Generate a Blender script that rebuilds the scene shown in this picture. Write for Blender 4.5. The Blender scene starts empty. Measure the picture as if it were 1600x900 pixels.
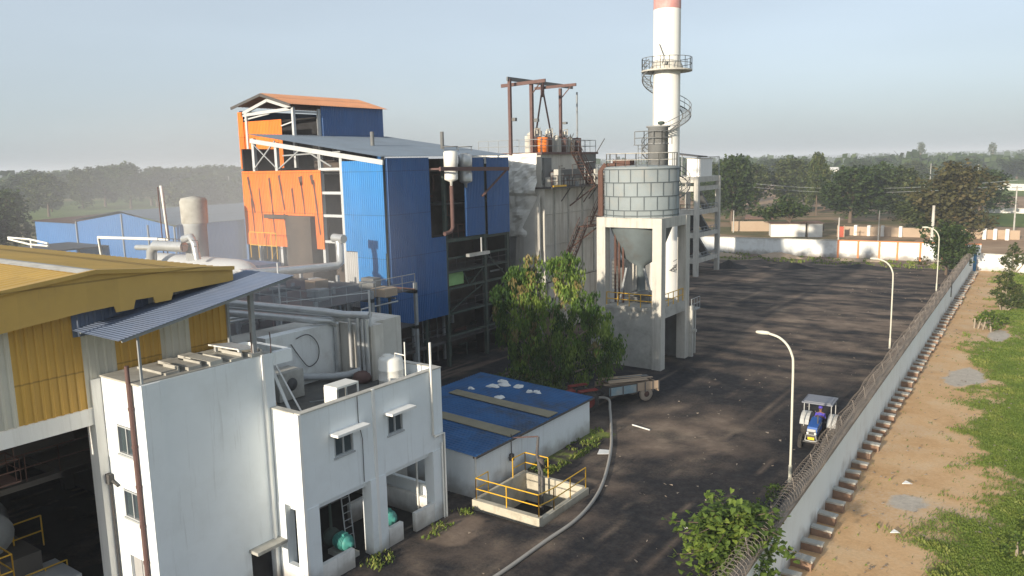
import bpy, bmesh, math, random
from mathutils import Vector, Matrix, noise
R = random.Random(7)
rad = math.radians
C = bpy.context.scene.collection
sc = bpy.context.scene
# ---------------------------------------------------------------- camera
F, CAMH, PITCH, ROLL, AZ = 1233.0, 16.0, rad(9.08), rad(1.23), rad(-35.6)
fw = Vector((math.sin(AZ)*math.cos(PITCH), math.cos(AZ)*math.cos(PITCH), -math.sin(PITCH)))
r0 = Vector((math.cos(AZ), -math.sin(AZ), 0)); u0 = r0.cross(fw)
rr = r0*math.cos(ROLL) - u0*math.sin(ROLL); uu = u0*math.cos(ROLL) + r0*math.sin(ROLL)
cam = bpy.data.cameras.new('camera'); co = bpy.data.objects.new('camera', cam); C.objects.link(co)
M3 = Matrix((rr, uu, -fw)).transposed()
co.matrix_world = Matrix.Translation((0, 0, CAMH)) @ M3.to_4x4()
cam.sensor_width = 36; cam.lens = 36*F/1600; cam.clip_start = .2; cam.clip_end = 20000
sc.camera = co
# ---------------------------------------------------------------- sky, sun, exposure
SUN_EL = 13.0; SUN_LEAN = 0.8
w = bpy.data.worlds.new('World'); sc.world = w; w.use_nodes = True
nt = w.node_tree; bg = nt.nodes['Background']
sk = nt.nodes.new('ShaderNodeTexSky'); sk.sky_type = 'NISHITA'; sk.sun_disc = False
sk.sun_elevation = rad(SUN_EL); sk.sun_rotation = rad(180+SUN_LEAN); sk.air_density = 1.0; sk.dust_density = 1.6; sk.ozone_density = 4.0
# the hazy air evens the sky out towards a pale grey blue
vm = nt.nodes.new('ShaderNodeMix'); vm.data_type = 'RGBA'; vm.inputs[0].default_value = .66; vm.inputs[7].default_value = (2.08, 2.34, 2.54, 1)
hs = nt.nodes.new('ShaderNodeHueSaturation'); hs.inputs['Saturation'].default_value = .6; nt.links.new(sk.outputs[0], hs.inputs['Color']); nt.links.new(hs.outputs[0], vm.inputs[6]); 
tcw = nt.nodes.new('ShaderNodeTexCoord'); mpw = nt.nodes.new('ShaderNodeMapping'); mpw.inputs['Scale'].default_value = (1.2, 1.2, 5)
nzw = nt.nodes.new('ShaderNodeTexNoise'); nzw.inputs['Scale'].default_value = 1.6; nzw.inputs['Detail'].default_value = 5
mrw = nt.nodes.new('ShaderNodeMapRange'); mrw.inputs[1].default_value = .3; mrw.inputs[2].default_value = .7; mrw.inputs[3].default_value = .95; mrw.inputs[4].default_value = 1.05
scw = nt.nodes.new('ShaderNodeVectorMath'); scw.operation = 'SCALE'
nt.links.new(tcw.outputs['Generated'], mpw.inputs[0]); nt.links.new(mpw.outputs[0], nzw.inputs['Vector']); nt.links.new(nzw.outputs[0], mrw.inputs[0])
nt.links.new(vm.outputs[2], scw.inputs[0]); nt.links.new(mrw.outputs[0], scw.inputs['Scale']); nt.links.new(scw.outputs[0], bg.inputs[0]); bg.inputs[1].default_value = .128
sl = bpy.data.lights.new('sun', 'SUN'); so = bpy.data.objects.new('sun', sl); C.objects.link(so)
sl.energy = 3.3; sl.angle = rad(1.0); sl.color = (1, .88, .71)
ld = Vector((math.sin(rad(SUN_LEAN))*math.cos(rad(SUN_EL)), math.cos(rad(SUN_LEAN))*math.cos(rad(SUN_EL)), -math.sin(rad(SUN_EL))))
so.rotation_euler = (-ld).to_track_quat('Z', 'Y').to_euler(); so.location = (0, -60, 40)
sc.view_settings.view_transform = 'Standard'; sc.view_settings.look = 'None'
sc.view_settings.exposure = 0.98; sc.view_settings.gamma = 1; sc.view_settings.use_curve_mapping = False
# ---------------------------------------------------------------- materials
def N(nt, t, **k):
    n = nt.nodes.new(t)
    for a, b in k.items(): setattr(n, a, b)
    return n
def mat(name, col, rough=.7, var=.18, scale=1.2, dirt=None, dirtamt=.4, dscale=.5, metal=0., bump=.0, bscale=20, streak=False, spec=.3, sheets=0, splash=0):
    """base colour broken up by noise, a second colour of dirt in patches, vertical streaks where wanted"""
    m = bpy.data.materials.new(name); m.use_nodes = True; nt = m.node_tree
    b = nt.nodes['Principled BSDF']; L = nt.links.new
    b.inputs['Roughness'].default_value = rough; b.inputs['Metallic'].default_value = metal
    b.inputs['Specular IOR Level'].default_value = spec
    geo = N(nt, 'ShaderNodeNewGeometry'); 
    n1 = N(nt, 'ShaderNodeTexNoise'); n1.inputs['Scale'].default_value = scale; n1.inputs['Detail'].default_value = 6; n1.inputs['Roughness'].default_value = .65
    L(geo.outputs['Position'], n1.inputs['Vector'])
    mr = N(nt, 'ShaderNodeMapRange'); mr.inputs[1].default_value = .25; mr.inputs[2].default_value = .75; mr.inputs[3].default_value = 1-var; mr.inputs[4].default_value = 1+var
    L(n1.outputs[0], mr.inputs[0])
    mx = N(nt, 'ShaderNodeVectorMath', operation='SCALE'); mx.inputs[0].default_value = col; L(mr.outputs[0], mx.inputs['Scale'])
    out = mx.outputs[0]
    if dirt:
        mp = N(nt, 'ShaderNodeMapping'); L(geo.outputs['Position'], mp.inputs[0])
        mp.inputs['Scale'].default_value = (3, 3, .25) if streak else (1, 1, 1)
        n2 = N(nt, 'ShaderNodeTexNoise'); n2.inputs['Scale'].default_value = dscale; n2.inputs['Detail'].default_value = 8; n2.inputs['Roughness'].default_value = .7
        L(mp.outputs[0], n2.inputs['Vector'])
        r2 = N(nt, 'ShaderNodeMapRange'); r2.inputs[1].default_value = .48; r2.inputs[2].default_value = .72; r2.inputs[3].default_value = 0; r2.inputs[4].default_value = dirtamt
        L(n2.outputs[0], r2.inputs[0])
        m2 = N(nt, 'ShaderNodeMix', data_type='RGBA'); L(r2.outputs[0], m2.inputs[0]); L(out, m2.inputs[6]); m2.inputs[7].default_value = (*dirt, 1)
        out = m2.outputs[2]
    if sheets:   # every sheet has faded a little differently
        sn = N(nt, 'ShaderNodeVectorMath', operation='SNAP'); sn.inputs[1].default_value = (1.05, 1.05, 3.1); L(geo.outputs['Position'], sn.inputs[0])
        wn = N(nt, 'ShaderNodeTexWhiteNoise'); L(sn.outputs[0], wn.inputs['Vector'])
        m3 = N(nt, 'ShaderNodeMapRange'); m3.inputs[3].default_value = 1-sheets; m3.inputs[4].default_value = 1+sheets; L(wn.outputs[0], m3.inputs[0])
        s3 = N(nt, 'ShaderNodeVectorMath', operation='SCALE'); L(out, s3.inputs[0]); L(m3.outputs[0], s3.inputs['Scale']); out = s3.outputs[0]
        # the dark line where one sheet laps over the next, and dusty rust bleeding below it
        sz = N(nt, 'ShaderNodeSeparateXYZ'); L(geo.outputs['Position'], sz.inputs[0])
        dv = N(nt, 'ShaderNodeMath', operation='DIVIDE'); L(sz.outputs[2], dv.inputs[0]); dv.inputs[1].default_value = 3.1
        fr = N(nt, 'ShaderNodeMath', operation='FRACT'); L(dv.outputs[0], fr.inputs[0])
        l1 = N(nt, 'ShaderNodeMath', operation='LESS_THAN'); L(fr.outputs[0], l1.inputs[0]); l1.inputs[1].default_value = .018
        l2 = N(nt, 'ShaderNodeMapRange'); L(l1.outputs[0], l2.inputs[0]); l2.inputs[3].default_value = 1; l2.inputs[4].default_value = .62
        s4 = N(nt, 'ShaderNodeVectorMath', operation='SCALE'); L(out, s4.inputs[0]); L(l2.outputs[0], s4.inputs['Scale'])
        mq = N(nt, 'ShaderNodeMapping'); L(geo.outputs['Position'], mq.inputs[0]); mq.inputs['Scale'].default_value = (4, 4, .35)
        nq = N(nt, 'ShaderNodeTexNoise'); nq.inputs['Scale'].default_value = 1.2; nq.inputs['Detail'].default_value = 8; nq.inputs['Roughness'].default_value = .8; L(mq.outputs[0], nq.inputs['Vector'])
        rq = N(nt, 'ShaderNodeMapRange'); rq.inputs[1].default_value = .58; rq.inputs[2].default_value = .8; rq.inputs[4].default_value = .5; L(nq.outputs[0], rq.inputs[0])
        xq = N(nt, 'ShaderNodeMix', data_type='RGBA'); L(rq.outputs[0], xq.inputs[0]); L(s4.outputs[0], xq.inputs[6]); xq.inputs[7].default_value = (.17, .14, .12, 1)
        out = xq.outputs[2]
    if splash:   # mud splashed up from the ground and soot washed down in streaks
        sx = N(nt, 'ShaderNodeSeparateXYZ'); L(geo.outputs['Position'], sx.inputs[0])
        n5 = N(nt, 'ShaderNodeTexNoise'); n5.inputs['Scale'].default_value = 1.1; n5.inputs['Detail'].default_value = 7; L(geo.outputs['Position'], n5.inputs['Vector'])
        ad = N(nt, 'ShaderNodeMath', operation='MULTIPLY_ADD'); L(n5.outputs[0], ad.inputs[0]); ad.inputs[1].default_value = -1.7; L(sx.outputs[2], ad.inputs[2])
        m4 = N(nt, 'ShaderNodeMapRange', interpolation_type='SMOOTHSTEP'); m4.inputs[1].default_value = -.9; m4.inputs[2].default_value = .15; m4.inputs[3].default_value = splash; m4.inputs[4].default_value = 0; L(ad.outputs[0], m4.inputs[0])
        m5 = N(nt, 'ShaderNodeMix', data_type='RGBA'); L(m4.outputs[0], m5.inputs[0]); L(out, m5.inputs[6]); m5.inputs[7].default_value = (.22, .185, .15, 1)
        mp6 = N(nt, 'ShaderNodeMapping'); L(geo.outputs['Position'], mp6.inputs[0]); mp6.inputs['Scale'].default_value = (3.2, 3.2, .16)
        n6 = N(nt, 'ShaderNodeTexNoise'); n6.inputs['Scale'].default_value = 1.3; n6.inputs['Detail'].default_value = 9; n6.inputs['Roughness'].default_value = .75; L(mp6.outputs[0], n6.inputs['Vector'])
        m6 = N(nt, 'ShaderNodeMapRange'); m6.inputs[1].default_value = .56; m6.inputs[2].default_value = .78; m6.inputs[4].default_value = .48; L(n6.outputs[0], m6.inputs[0])
        m7 = N(nt, 'ShaderNodeMix', data_type='RGBA'); L(m6.outputs[0], m7.inputs[0]); L(m5.outputs[2], m7.inputs[6]); m7.inputs[7].default_value = (.30, .29, .26, 1)
        out = m7.outputs[2]
    L(out, b.inputs['Base Color'])
    if bump:
        n3 = N(nt, 'ShaderNodeTexNoise'); n3.inputs['Scale'].default_value = bscale; n3.inputs['Detail'].default_value = 5
        L(geo.outputs['Position'], n3.inputs['Vector'])
        bp = N(nt, 'ShaderNodeBump'); bp.inputs['Strength'].default_value = bump; bp.inputs['Distance'].default_value = .03
        L(n3.outputs[0], bp.inputs['Height']); L(bp.outputs[0], b.inputs['Normal'])
    return m
M = {}
M['white'] = mat('white_wall_paint', (.83, .82, .79), .8, .04, .6, (.5, .48, .42), .3, .9, streak=True, splash=.7)
M['white2'] = mat('dirty_whitewash', (.78, .80, .79), .85, .05, .5, (.36, .33, .28), .5, .6, splash=.8)
M['wallpaint'] = mat('boundary_wall_paint', (.82, .87, .87), .8, .03, .4, (.5, .47, .42), .25, .5, splash=.75)
M['bluewhite'] = mat('pale_wall_paint', (.80, .84, .85), .8, .035, .35, (.5, .5, .46), .2, .45, splash=.7)
M['conc'] = mat('weathered_concrete', (.44, .43, .39), .9, .16, .8, (.20, .18, .15), .7, .6, bump=.3)
M['concl'] = mat('pale_concrete', (.52, .50, .45), .9, .12, .9, (.24, .22, .18), .6, .8, bump=.25, streak=True)
M['roofc'] = mat('dark_terrace_concrete', (.10, .10, .095), .9, .3, .8, (.22, .2, .17), .5, 1.1, bump=.3)
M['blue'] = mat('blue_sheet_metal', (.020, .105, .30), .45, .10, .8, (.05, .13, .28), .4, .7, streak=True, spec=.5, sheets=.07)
M['bluelit'] = mat('sunlit_blue_sheet_metal', (.030, .20, .50), .45, .08, .8, (.07, .24, .46), .35, .7, streak=True, spec=.5, sheets=.06)  # same blue sheet, with its sunlit tone put into the colour
M['blueroof'] = mat('blue_roof_sheet', (.028, .11, .27), .6, .2, .7, (.055, .055, .05), .9, .32, spec=.25, sheets=.08)
M['bluecan'] = mat('faded_blue_roof_sheet', (.13, .165, .24), .55, .1, .9, (.19, .20, .24), .4, .7)
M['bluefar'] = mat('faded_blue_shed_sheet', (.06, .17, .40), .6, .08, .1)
M['greyroof'] = mat('grey_roof_sheet', (.12, .155, .20), .6, .08, .4, (.10, .11, .13), .4, .5, sheets=.05)
M['grey'] = mat('grey_sheet_metal', (.42, .42, .42), .5, .1, .8, (.25, .23, .2), .4, .8, streak=True)
M['orange'] = mat('orange_sheet_metal', (.80, .21, .035), .5, .08, .9, (.42, .13, .05), .5, .7, streak=True, sheets=.07)
M['orangeroof'] = mat('orange_roof_sheet', (.50, .235, .12), .6, .12, .6, (.3, .2, .15), .4, .8, sheets=.06)
M['yellow'] = mat('ochre_roof_sheet', (.56, .36, .10), .55, .08, .5, (.38, .27, .12), .35, .6, sheets=.05)
M['yellowwall'] = mat('ochre_wall_sheet', (.56, .34, .075), .5, .07, .7, (.4, .26, .09), .4, .8, streak=True, sheets=.05)
M['offwall'] = mat('off_white_wall_sheet', (.58, .56, .48), .5, .07, .7, (.36, .33, .26), .4, .8, streak=True)
M['steel'] = mat('painted_steel', (.30, .32, .33), .6, .15, 1.5, (.14, .1, .08), .5, 1.5)
M['steell'] = mat('pale_painted_steel', (.50, .52, .53), .6, .1, 1.5, (.25, .22, .2), .4, 1.5)
M['dsteel'] = mat('dark_steel', (.085, .085, .085), .7, .3, 1.5, (.10, .06, .045), .6, 1.5)
M['green'] = mat('dark_green_steel', (.05, .075, .065), .7, .3, 1.5, (.09, .07, .05), .6, 1.5)
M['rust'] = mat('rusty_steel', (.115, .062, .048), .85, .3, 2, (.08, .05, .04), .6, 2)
M['pinkrust'] = mat('red_oxide_steel', (.135, .08, .072), .8, .2, 2, (.12, .08, .07), .5, 2)
M['alu'] = mat('crumpled_aluminium_cladding', (.88, .86, .80), .5, .06, 1.2, (.6, .57, .5), .4, .8, metal=.05, bump=.9, bscale=1.3)
M['pipe'] = mat('insulated_pipe_cladding', (.55, .56, .56), .35, .1, 1.2, (.35, .35, .34), .5, 1.5, metal=.5)
M['fgrey'] = mat('weathered_filter_grey', (.24, .245, .245), .7, .15, .9, (.14, .13, .12), .5, .8)
M['tanstrip'] = mat('tan_skylight_strip', (.24, .215, .15), .7, .15, .9, (.1, .09, .07), .6, .6)
M['hopperm'] = mat('dark_hopper_plate', (.15, .18, .19), .6, .15, .9, (.12, .1, .08), .5, .8)
M['tcan'] = mat('tractor_canopy_sheet', (.20, .21, .24), .6, .1, 2)
M['coalm'] = mat('heaped_coal', (.022, .022, .024), .9, .3, 3, (.07, .055, .045), .5, 1.2, bump=.8, bscale=6)
M['esp'] = mat('stained_grey_casing', (.56, .54, .49), .75, .14, .6, (.28, .24, .19), .75, .5, streak=True, bump=.3, bscale=3)
M['espd'] = mat('dark_grey_casing', (.16, .165, .165), .75, .2, .8, (.1, .09, .08), .6, .6)
M['silo'] = mat('galvanised_silo_plate', (.25, .285, .295), .75, .12, .7, (.32, .30, .26), .6, .5, metal=.0)
M['seam'] = mat('silo_seam_strip', (.10, .12, .13), .7, .2, 2)
M['stack'] = mat('white_chimney_paint', (.80, .79, .75), .7, .04, .4, (.62, .6, .54), .4, .6, streak=True)
M['stackred'] = mat('faded_red_chimney_band', (.55, .27, .25), .75, .15, .9, (.7, .55, .52), .6, 1.1)
M['dark'] = mat('near_black', (.022, .022, .024), .95, .3, 1.2)  # plain near-black for interiors, bays and openings
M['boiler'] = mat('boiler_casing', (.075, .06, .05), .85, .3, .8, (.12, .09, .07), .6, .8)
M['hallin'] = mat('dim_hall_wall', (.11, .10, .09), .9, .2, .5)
M['glass'] = mat('window_glass', (.06, .08, .09), .12, .1, 1, spec=.6)
M['frame'] = mat('grey_window_frame', (.42, .44, .45), .5, .1, 2)
M['yrail'] = mat('yellow_rail_paint', (.72, .42, .03), .5, .12, 3, (.3, .17, .06), .4, 3)
M['plastic'] = mat('white_tank_plastic', (.78, .77, .72), .5, .04, 1, (.5, .48, .4), .3, 2)
M['lamp'] = mat('cream_pole_paint', (.62, .60, .50), .5, .08, 2, (.35, .3, .2), .3, 2)
M['pit'] = mat('pit_concrete', (.50, .46, .37), .9, .12, 1.2, (.2, .17, .12), .7, .9, bump=.4)
M['water'] = mat('black_pit_water', (.010, .010, .011), .45, .1, 1, spec=.15)
M['wallbrown'] = mat('wall_top_mortar', (.25, .21, .17), .95, .25, 1.5, (.12, .1, .08), .5, 2, bump=.4)
M['brick'] = mat('buttress_brick', (.30, .19, .13), .95, .25, 3, (.2, .17, .13), .6, 2, bump=.4)
M['cap'] = mat('buttress_concrete_cap', (.43, .42, .38), .9, .15, 3, (.2, .18, .14), .5, 3, bump=.4)
M['wire'] = mat('razor_wire_steel', (.22, .19, .165), .6, .2, 4, metal=.3)
M['pillar'] = mat('orange_pillar_paint', (.68, .25, .10), .8, .1, 1)
M['bark'] = mat('bark', (.13, .095, .07), .95, .25, 4, (.2, .17, .13), .5, 3, bump=.5)
M['barkl'] = mat('pale_bark', (.30, .25, .19), .95, .2, 4, (.18, .14, .1), .5, 3, bump=.5)
M['tyre'] = mat('dusty_tyre', (.045, .042, .04), .9, .3, 5, (.13, .11, .09), .4, 4)
M['dusty'] = mat('dusty_beige_wheel', (.36, .30, .24), .9, .2, 4)
M['tblue'] = mat('tractor_blue_paint', (.02, .10, .36), .35, .1, 3, spec=.6)
M['tlight'] = mat('tractor_pale_paint', (.46, .47, .46), .5, .1, 3, (.24, .2, .16), .5, 3)
M['redold'] = mat('old_red_paint', (.22, .035, .03), .7, .25, 3, (.08, .05, .04), .6, 2)
M['trail'] = mat('faded_trailer_paint', (.23, .32, .36), .75, .15, 3, (.42, .36, .28), .7, 1.5)
M['skin'] = mat('skin', (.25, .13, .08), .6, .05, 5)
M['cloth'] = mat('violet_blue_cloth', (.09, .07, .42), .9, .1, 6)
M['trouser'] = mat('dark_cloth', (.04, .04, .05), .9, .1, 6)
M['hair'] = mat('black_hair', (.012, .01, .01), .7, .1, 6)
M['teal'] = mat('teal_pump_paint', (.07, .30, .27), .5, .12, 4, (.1, .12, .1), .3, 5)
M['plate'] = mat('yellow_plate', (.75, .55, .03), .5, .03, 4)
M['hose'] = mat('grey_pipe_plastic', (.36, .34, .31), .75, .12, 3, (.2, .18, .15), .5, 3)
M['litter'] = mat('white_plastic_litter', (.68, .68, .66), .7, .1, 6)
M['hut'] = mat('whitewashed_hut', (.74, .72, .67), .85, .06, .6, (.45, .4, .32), .4, .5)
M['mud'] = mat('mud_wall', (.42, .32, .23), .95, .12, .3, (.28, .2, .14), .5, .3)
M['thatch'] = mat('brown_tile_roof', (.19, .12, .09), .95, .2, .6)
M['redoor'] = mat('red_door_paint', (.42, .09, .05), .7, .1, 2)
M['bluegate'] = mat('blue_gate_paint', (.05, .2, .4), .6, .1, 2)
M['greens'] = mat('green_sheet', (.28, .50, .2), .7, .1, 2)
# ---------------------------------------------------------------- mesh helpers (world coordinates, parts re-based on their thing)
ORI = {}
def _tag(o, label=None, cat=None, group=None, kind=None):
    if label: o['label'] = label
    if cat: o['category'] = cat
    if group: o['group'] = group
    if kind: o['kind'] = kind
    return o
def thing(name, label, cat, loc, group=None):
    o = bpy.data.objects.new(name, None); C.objects.link(o); o.location = loc; ORI[o] = Vector(loc); o.empty_display_size = .2
    return _tag(o, label, cat, group)
class MB:
    def __init__(s): s.v = []; s.f = []; s.sm = []
    def add(s, vs, fs, smooth=False):
        b = len(s.v); s.v += [tuple(v) for v in vs]; s.f += [tuple(i+b for i in f) for f in fs]; s.sm += [smooth]*len(fs); return s
    def box(s, x0, x1, y0, y1, z0, z1):
        x0, x1 = sorted((x0, x1)); y0, y1 = sorted((y0, y1)); z0, z1 = sorted((z0, z1))
        return s.add([(x0,y0,z0),(x1,y0,z0),(x1,y1,z0),(x0,y1,z0),(x0,y0,z1),(x1,y0,z1),(x1,y1,z1),(x0,y1,z1)],
                     [(0,3,2,1),(4,5,6,7),(0,1,5,4),(1,2,6,5),(2,3,7,6),(3,0,4,7)])
    def bar(s, a, b, w=.1, h=None, up=(0,0,1)):
        a = Vector(a); b = Vector(b); d = (b-a).normalized(); h = h or w; up = Vector(up)
        if abs(d.dot(up)) > .98: up = Vector((1,0,0))
        x = d.cross(up).normalized()*w/2; y = x.cross(d).normalized()*h/2
        vs = [a-x-y, a+x-y, a+x+y, a-x+y, b-x-y, b+x-y, b+x+y, b-x+y]
        return s.add(vs, [(0,1,2,3),(7,6,5,4),(0,4,5,1),(1,5,6,2),(2,6,7,3),(3,7,4,0)])
    def cyl(s, a, b, r, r2=None, n=12, caps=True):
        a = Vector(a); b = Vector(b); r2 = r if r2 is None else r2; d = (b-a).normalized()
        up = Vector((0,0,1)) if abs(d.z) < .95 else Vector((1,0,0))
        x = d.cross(up).normalized(); y = d.cross(x)
        vs = [a+(x*math.cos(t)+y*math.sin(t))*r for t in [2*math.pi*i/n for i in range(n)]]
        vs += [b+(x*math.cos(t)+y*math.sin(t))*r2 for t in [2*math.pi*i/n for i in range(n)]]
        s.add(vs, [(i, (i+1)%n, n+(i+1)%n, n+i) for i in range(n)], n > 6)
        if caps:
            s.add(vs[:n], [tuple(range(n))[::-1]]); s.add(vs[n:], [tuple(range(n))])
        return s
    def tube(s, pts, r, n=8, close=True, radii=None):
        pts = [Vector(p) for p in pts]; rings = []; prev = None
        for i, p in enumerate(pts):
            d = (pts[min(i+1, len(pts)-1)]-pts[max(i-1, 0)]).normalized()
            if prev is None:
                up = Vector((0,0,1)) if abs(d.z) < .9 else Vector((1,0,0)); x = d.cross(up).normalized()
            else:
                x = (prev-d*prev.dot(d)); x = x.normalized() if x.length > 1e-5 else d.orthogonal().normalized()
            prev = x; y = d.cross(x); q = radii[i] if radii else r
            rings.append([p+(x*math.cos(t)+y*math.sin(t))*q for t in [2*math.pi*k/n for k in range(n)]])
        vs = [v for g in rings for v in g]; fs = []
        for i in range(len(rings)-1):
            for k in range(n): fs.append((i*n+k, i*n+(k+1)%n, (i+1)*n+(k+1)%n, (i+1)*n+k))
        s.add(vs, fs, n > 4)
        if close: s.add(rings[0], [tuple(range(n))[::-1]]); s.add(rings[-1], [tuple(range(n))])
        return s
    def poly(s, pts, thick=None):
        """flat polygon extruded by the vector thick"""
        n = len(pts); pts = [Vector(p) for p in pts]
        if thick is None: return s.add(pts, [tuple(range(n))])
        t = Vector(thick); vs = pts+[p+t for p in pts]
        return s.add(vs, [tuple(range(n))[::-1], tuple(range(n, 2*n))]+[(i, (i+1)%n, n+(i+1)%n, n+i) for i in range(n)])
    def lathe(s, prof, c, n=20, ax='z', smooth=True):
        vs = []; fs = []
        for (r, z) in prof:
            for k in range(n):
                t = 2*math.pi*k/n
                if ax == 'z': vs.append((c[0]+r*math.cos(t), c[1]+r*math.sin(t), c[2]+z))
                elif ax == 'x': vs.append((c[0]+z, c[1]+r*math.cos(t), c[2]+r*math.sin(t)))
                else: vs.append((c[0]+r*math.sin(t), c[1]+z, c[2]+r*math.cos(t)))
        for i in range(len(prof)-1):
            for k in range(n): fs.append((i*n+k, i*n+(k+1)%n, (i+1)*n+(k+1)%n, (i+1)*n+k))
        return s.add(vs, fs, smooth)
    def corr(s, o, a, b, la, lb, pitch=.25, depth=.035, n=None, edge=None):
        """ribbed sheet: o corner, a across the ribs (length la), b along the ribs (length lb), n outward; edge(t)->(b0,b1) trims"""
        o = Vector(o); a = Vector(a).normalized(); b = Vector(b).normalized(); n = Vector(n).normalized() if n else a.cross(b)
        prof = []; x = 0; k = 0
        while x < la-1e-6:
            for dx, h in ((0, 0), (.55, 0), (.66, 1), (.88, 1)):
                q = x+dx*pitch
                if q < la: prof.append((q, h*depth))
            x += pitch
        prof.append((la, 0)); vs = []
        for q, h in prof:
            b0, b1 = edge(q) if edge else (0, lb)
            for bb in (b0, b1):
                p = o+a*q+b*bb
                vs += [p+n*h, p+n*(h-.012)]
        fs = []
        for i in range(len(prof)-1):
            j = 4*i; fs += [(j, j+4, j+6, j+2), (j+1, j+3, j+7, j+5), (j, j+1, j+5, j+4), (j+2, j+6, j+7, j+3)]
        fs += [(0, 2, 3, 1), (len(vs)-4, len(vs)-3, len(vs)-1, len(vs)-2)]
        return s.add(vs, fs)
    def build(s, name, m, parent=None, loc=None, **t):
        me = bpy.data.meshes.new(name)
        base = ORI[parent] if parent is not None else Vector(loc if loc else (0, 0, 0))
        me.from_pydata([(v[0]-base.x, v[1]-base.y, v[2]-base.z) for v in s.v], [], s.f)
        me.materials.append(m if not isinstance(m, str) else M[m])
        me.polygons.foreach_set('use_smooth', s.sm)
        me.update()
        o = bpy.data.objects.new(name, me); C.objects.link(o)
        if parent is not None: o.parent = parent
        else: o.location = base
        ORI[o] = base
        return _tag(o, **t)
def rail(mb, pts, h=1.0, step=1.2, r=.025, rows=2, n=5):
    pts = [Vector(p) for p in pts]
    for a, b in zip(pts, pts[1:]):
        k = max(1, round((b-a).length/step))
        for i in range(k+1):
            p = a.lerp(b, i/k); mb.cyl(p, p+Vector((0, 0, h)), r, n=n)
        for j in range(1, rows+1):
            z = Vector((0, 0, h*j/rows)); mb.cyl(a+z, b+z, r, n=n)
    return mb
def stair(mb, a, b, wv, step=.25, rail_h=.9, r=.03):
    """open steel flight from a to b, width vector wv"""
    a = Vector(a); b = Vector(b); wv = Vector(wv)
    mb.bar(a, b, .06, .2); mb.bar(a+wv, b+wv, .06, .2)
    k = max(2, int(abs(b.z-a.z)/step))
    d = Vector((b.x-a.x, b.y-a.y, 0)).normalized()*.12
    for i in range(k+1):
        p = a.lerp(b, i/k); mb.add([p-d, p+d, p+d+wv, p-d+wv, p-d-Vector((0,0,.03)), p+d-Vector((0,0,.03)), p+d+wv-Vector((0,0,.03)), p-d+wv-Vector((0,0,.03))],
                                  [(0,1,2,3),(7,6,5,4),(0,4,5,1),(1,5,6,2),(2,6,7,3),(3,7,4,0)])
    for o in (Vector((0,0,0)), wv):
        for hh in (rail_h, rail_h/2): mb.cyl(a+o+Vector((0,0,hh)), b+o+Vector((0,0,hh)), r, n=5)
        for i in range(0, k+1, 3): p = a.lerp(b, i/k)+o; mb.cyl(p, p+Vector((0,0,rail_h)), r, n=5)
def ladder(mb, a, b, wv, r=.02, step=.3):
    a = Vector(a); b = Vector(b); wv = Vector(wv)
    mb.cyl(a, b, r*1.4, n=5); mb.cyl(a+wv, b+wv, r*1.4, n=5)
    k = int((b-a).length/step)
    for i in range(1, k): p = a.lerp(b, i/k); mb.cyl(p, p+wv, r, n=4)
def P(mbf, name, m, parent, **t):
    b = MB(); mbf(b); return b.build(name, m, parent, **t)
def clone(root, loc, rotz=0, scale=1, label=None):
    r = root.copy(); C.objects.link(r); r.location = loc; r.rotation_euler = (0, 0, rotz)
    r.scale = scale if isinstance(scale, tuple) else (scale,)*3
    if label: r['label'] = label
    for ch in list(root.children):
        c = ch.copy(); C.objects.link(c); c.parent = r
        for g in ch.children:
            d = g.copy(); C.objects.link(d); d.parent = c
    return r
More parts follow.
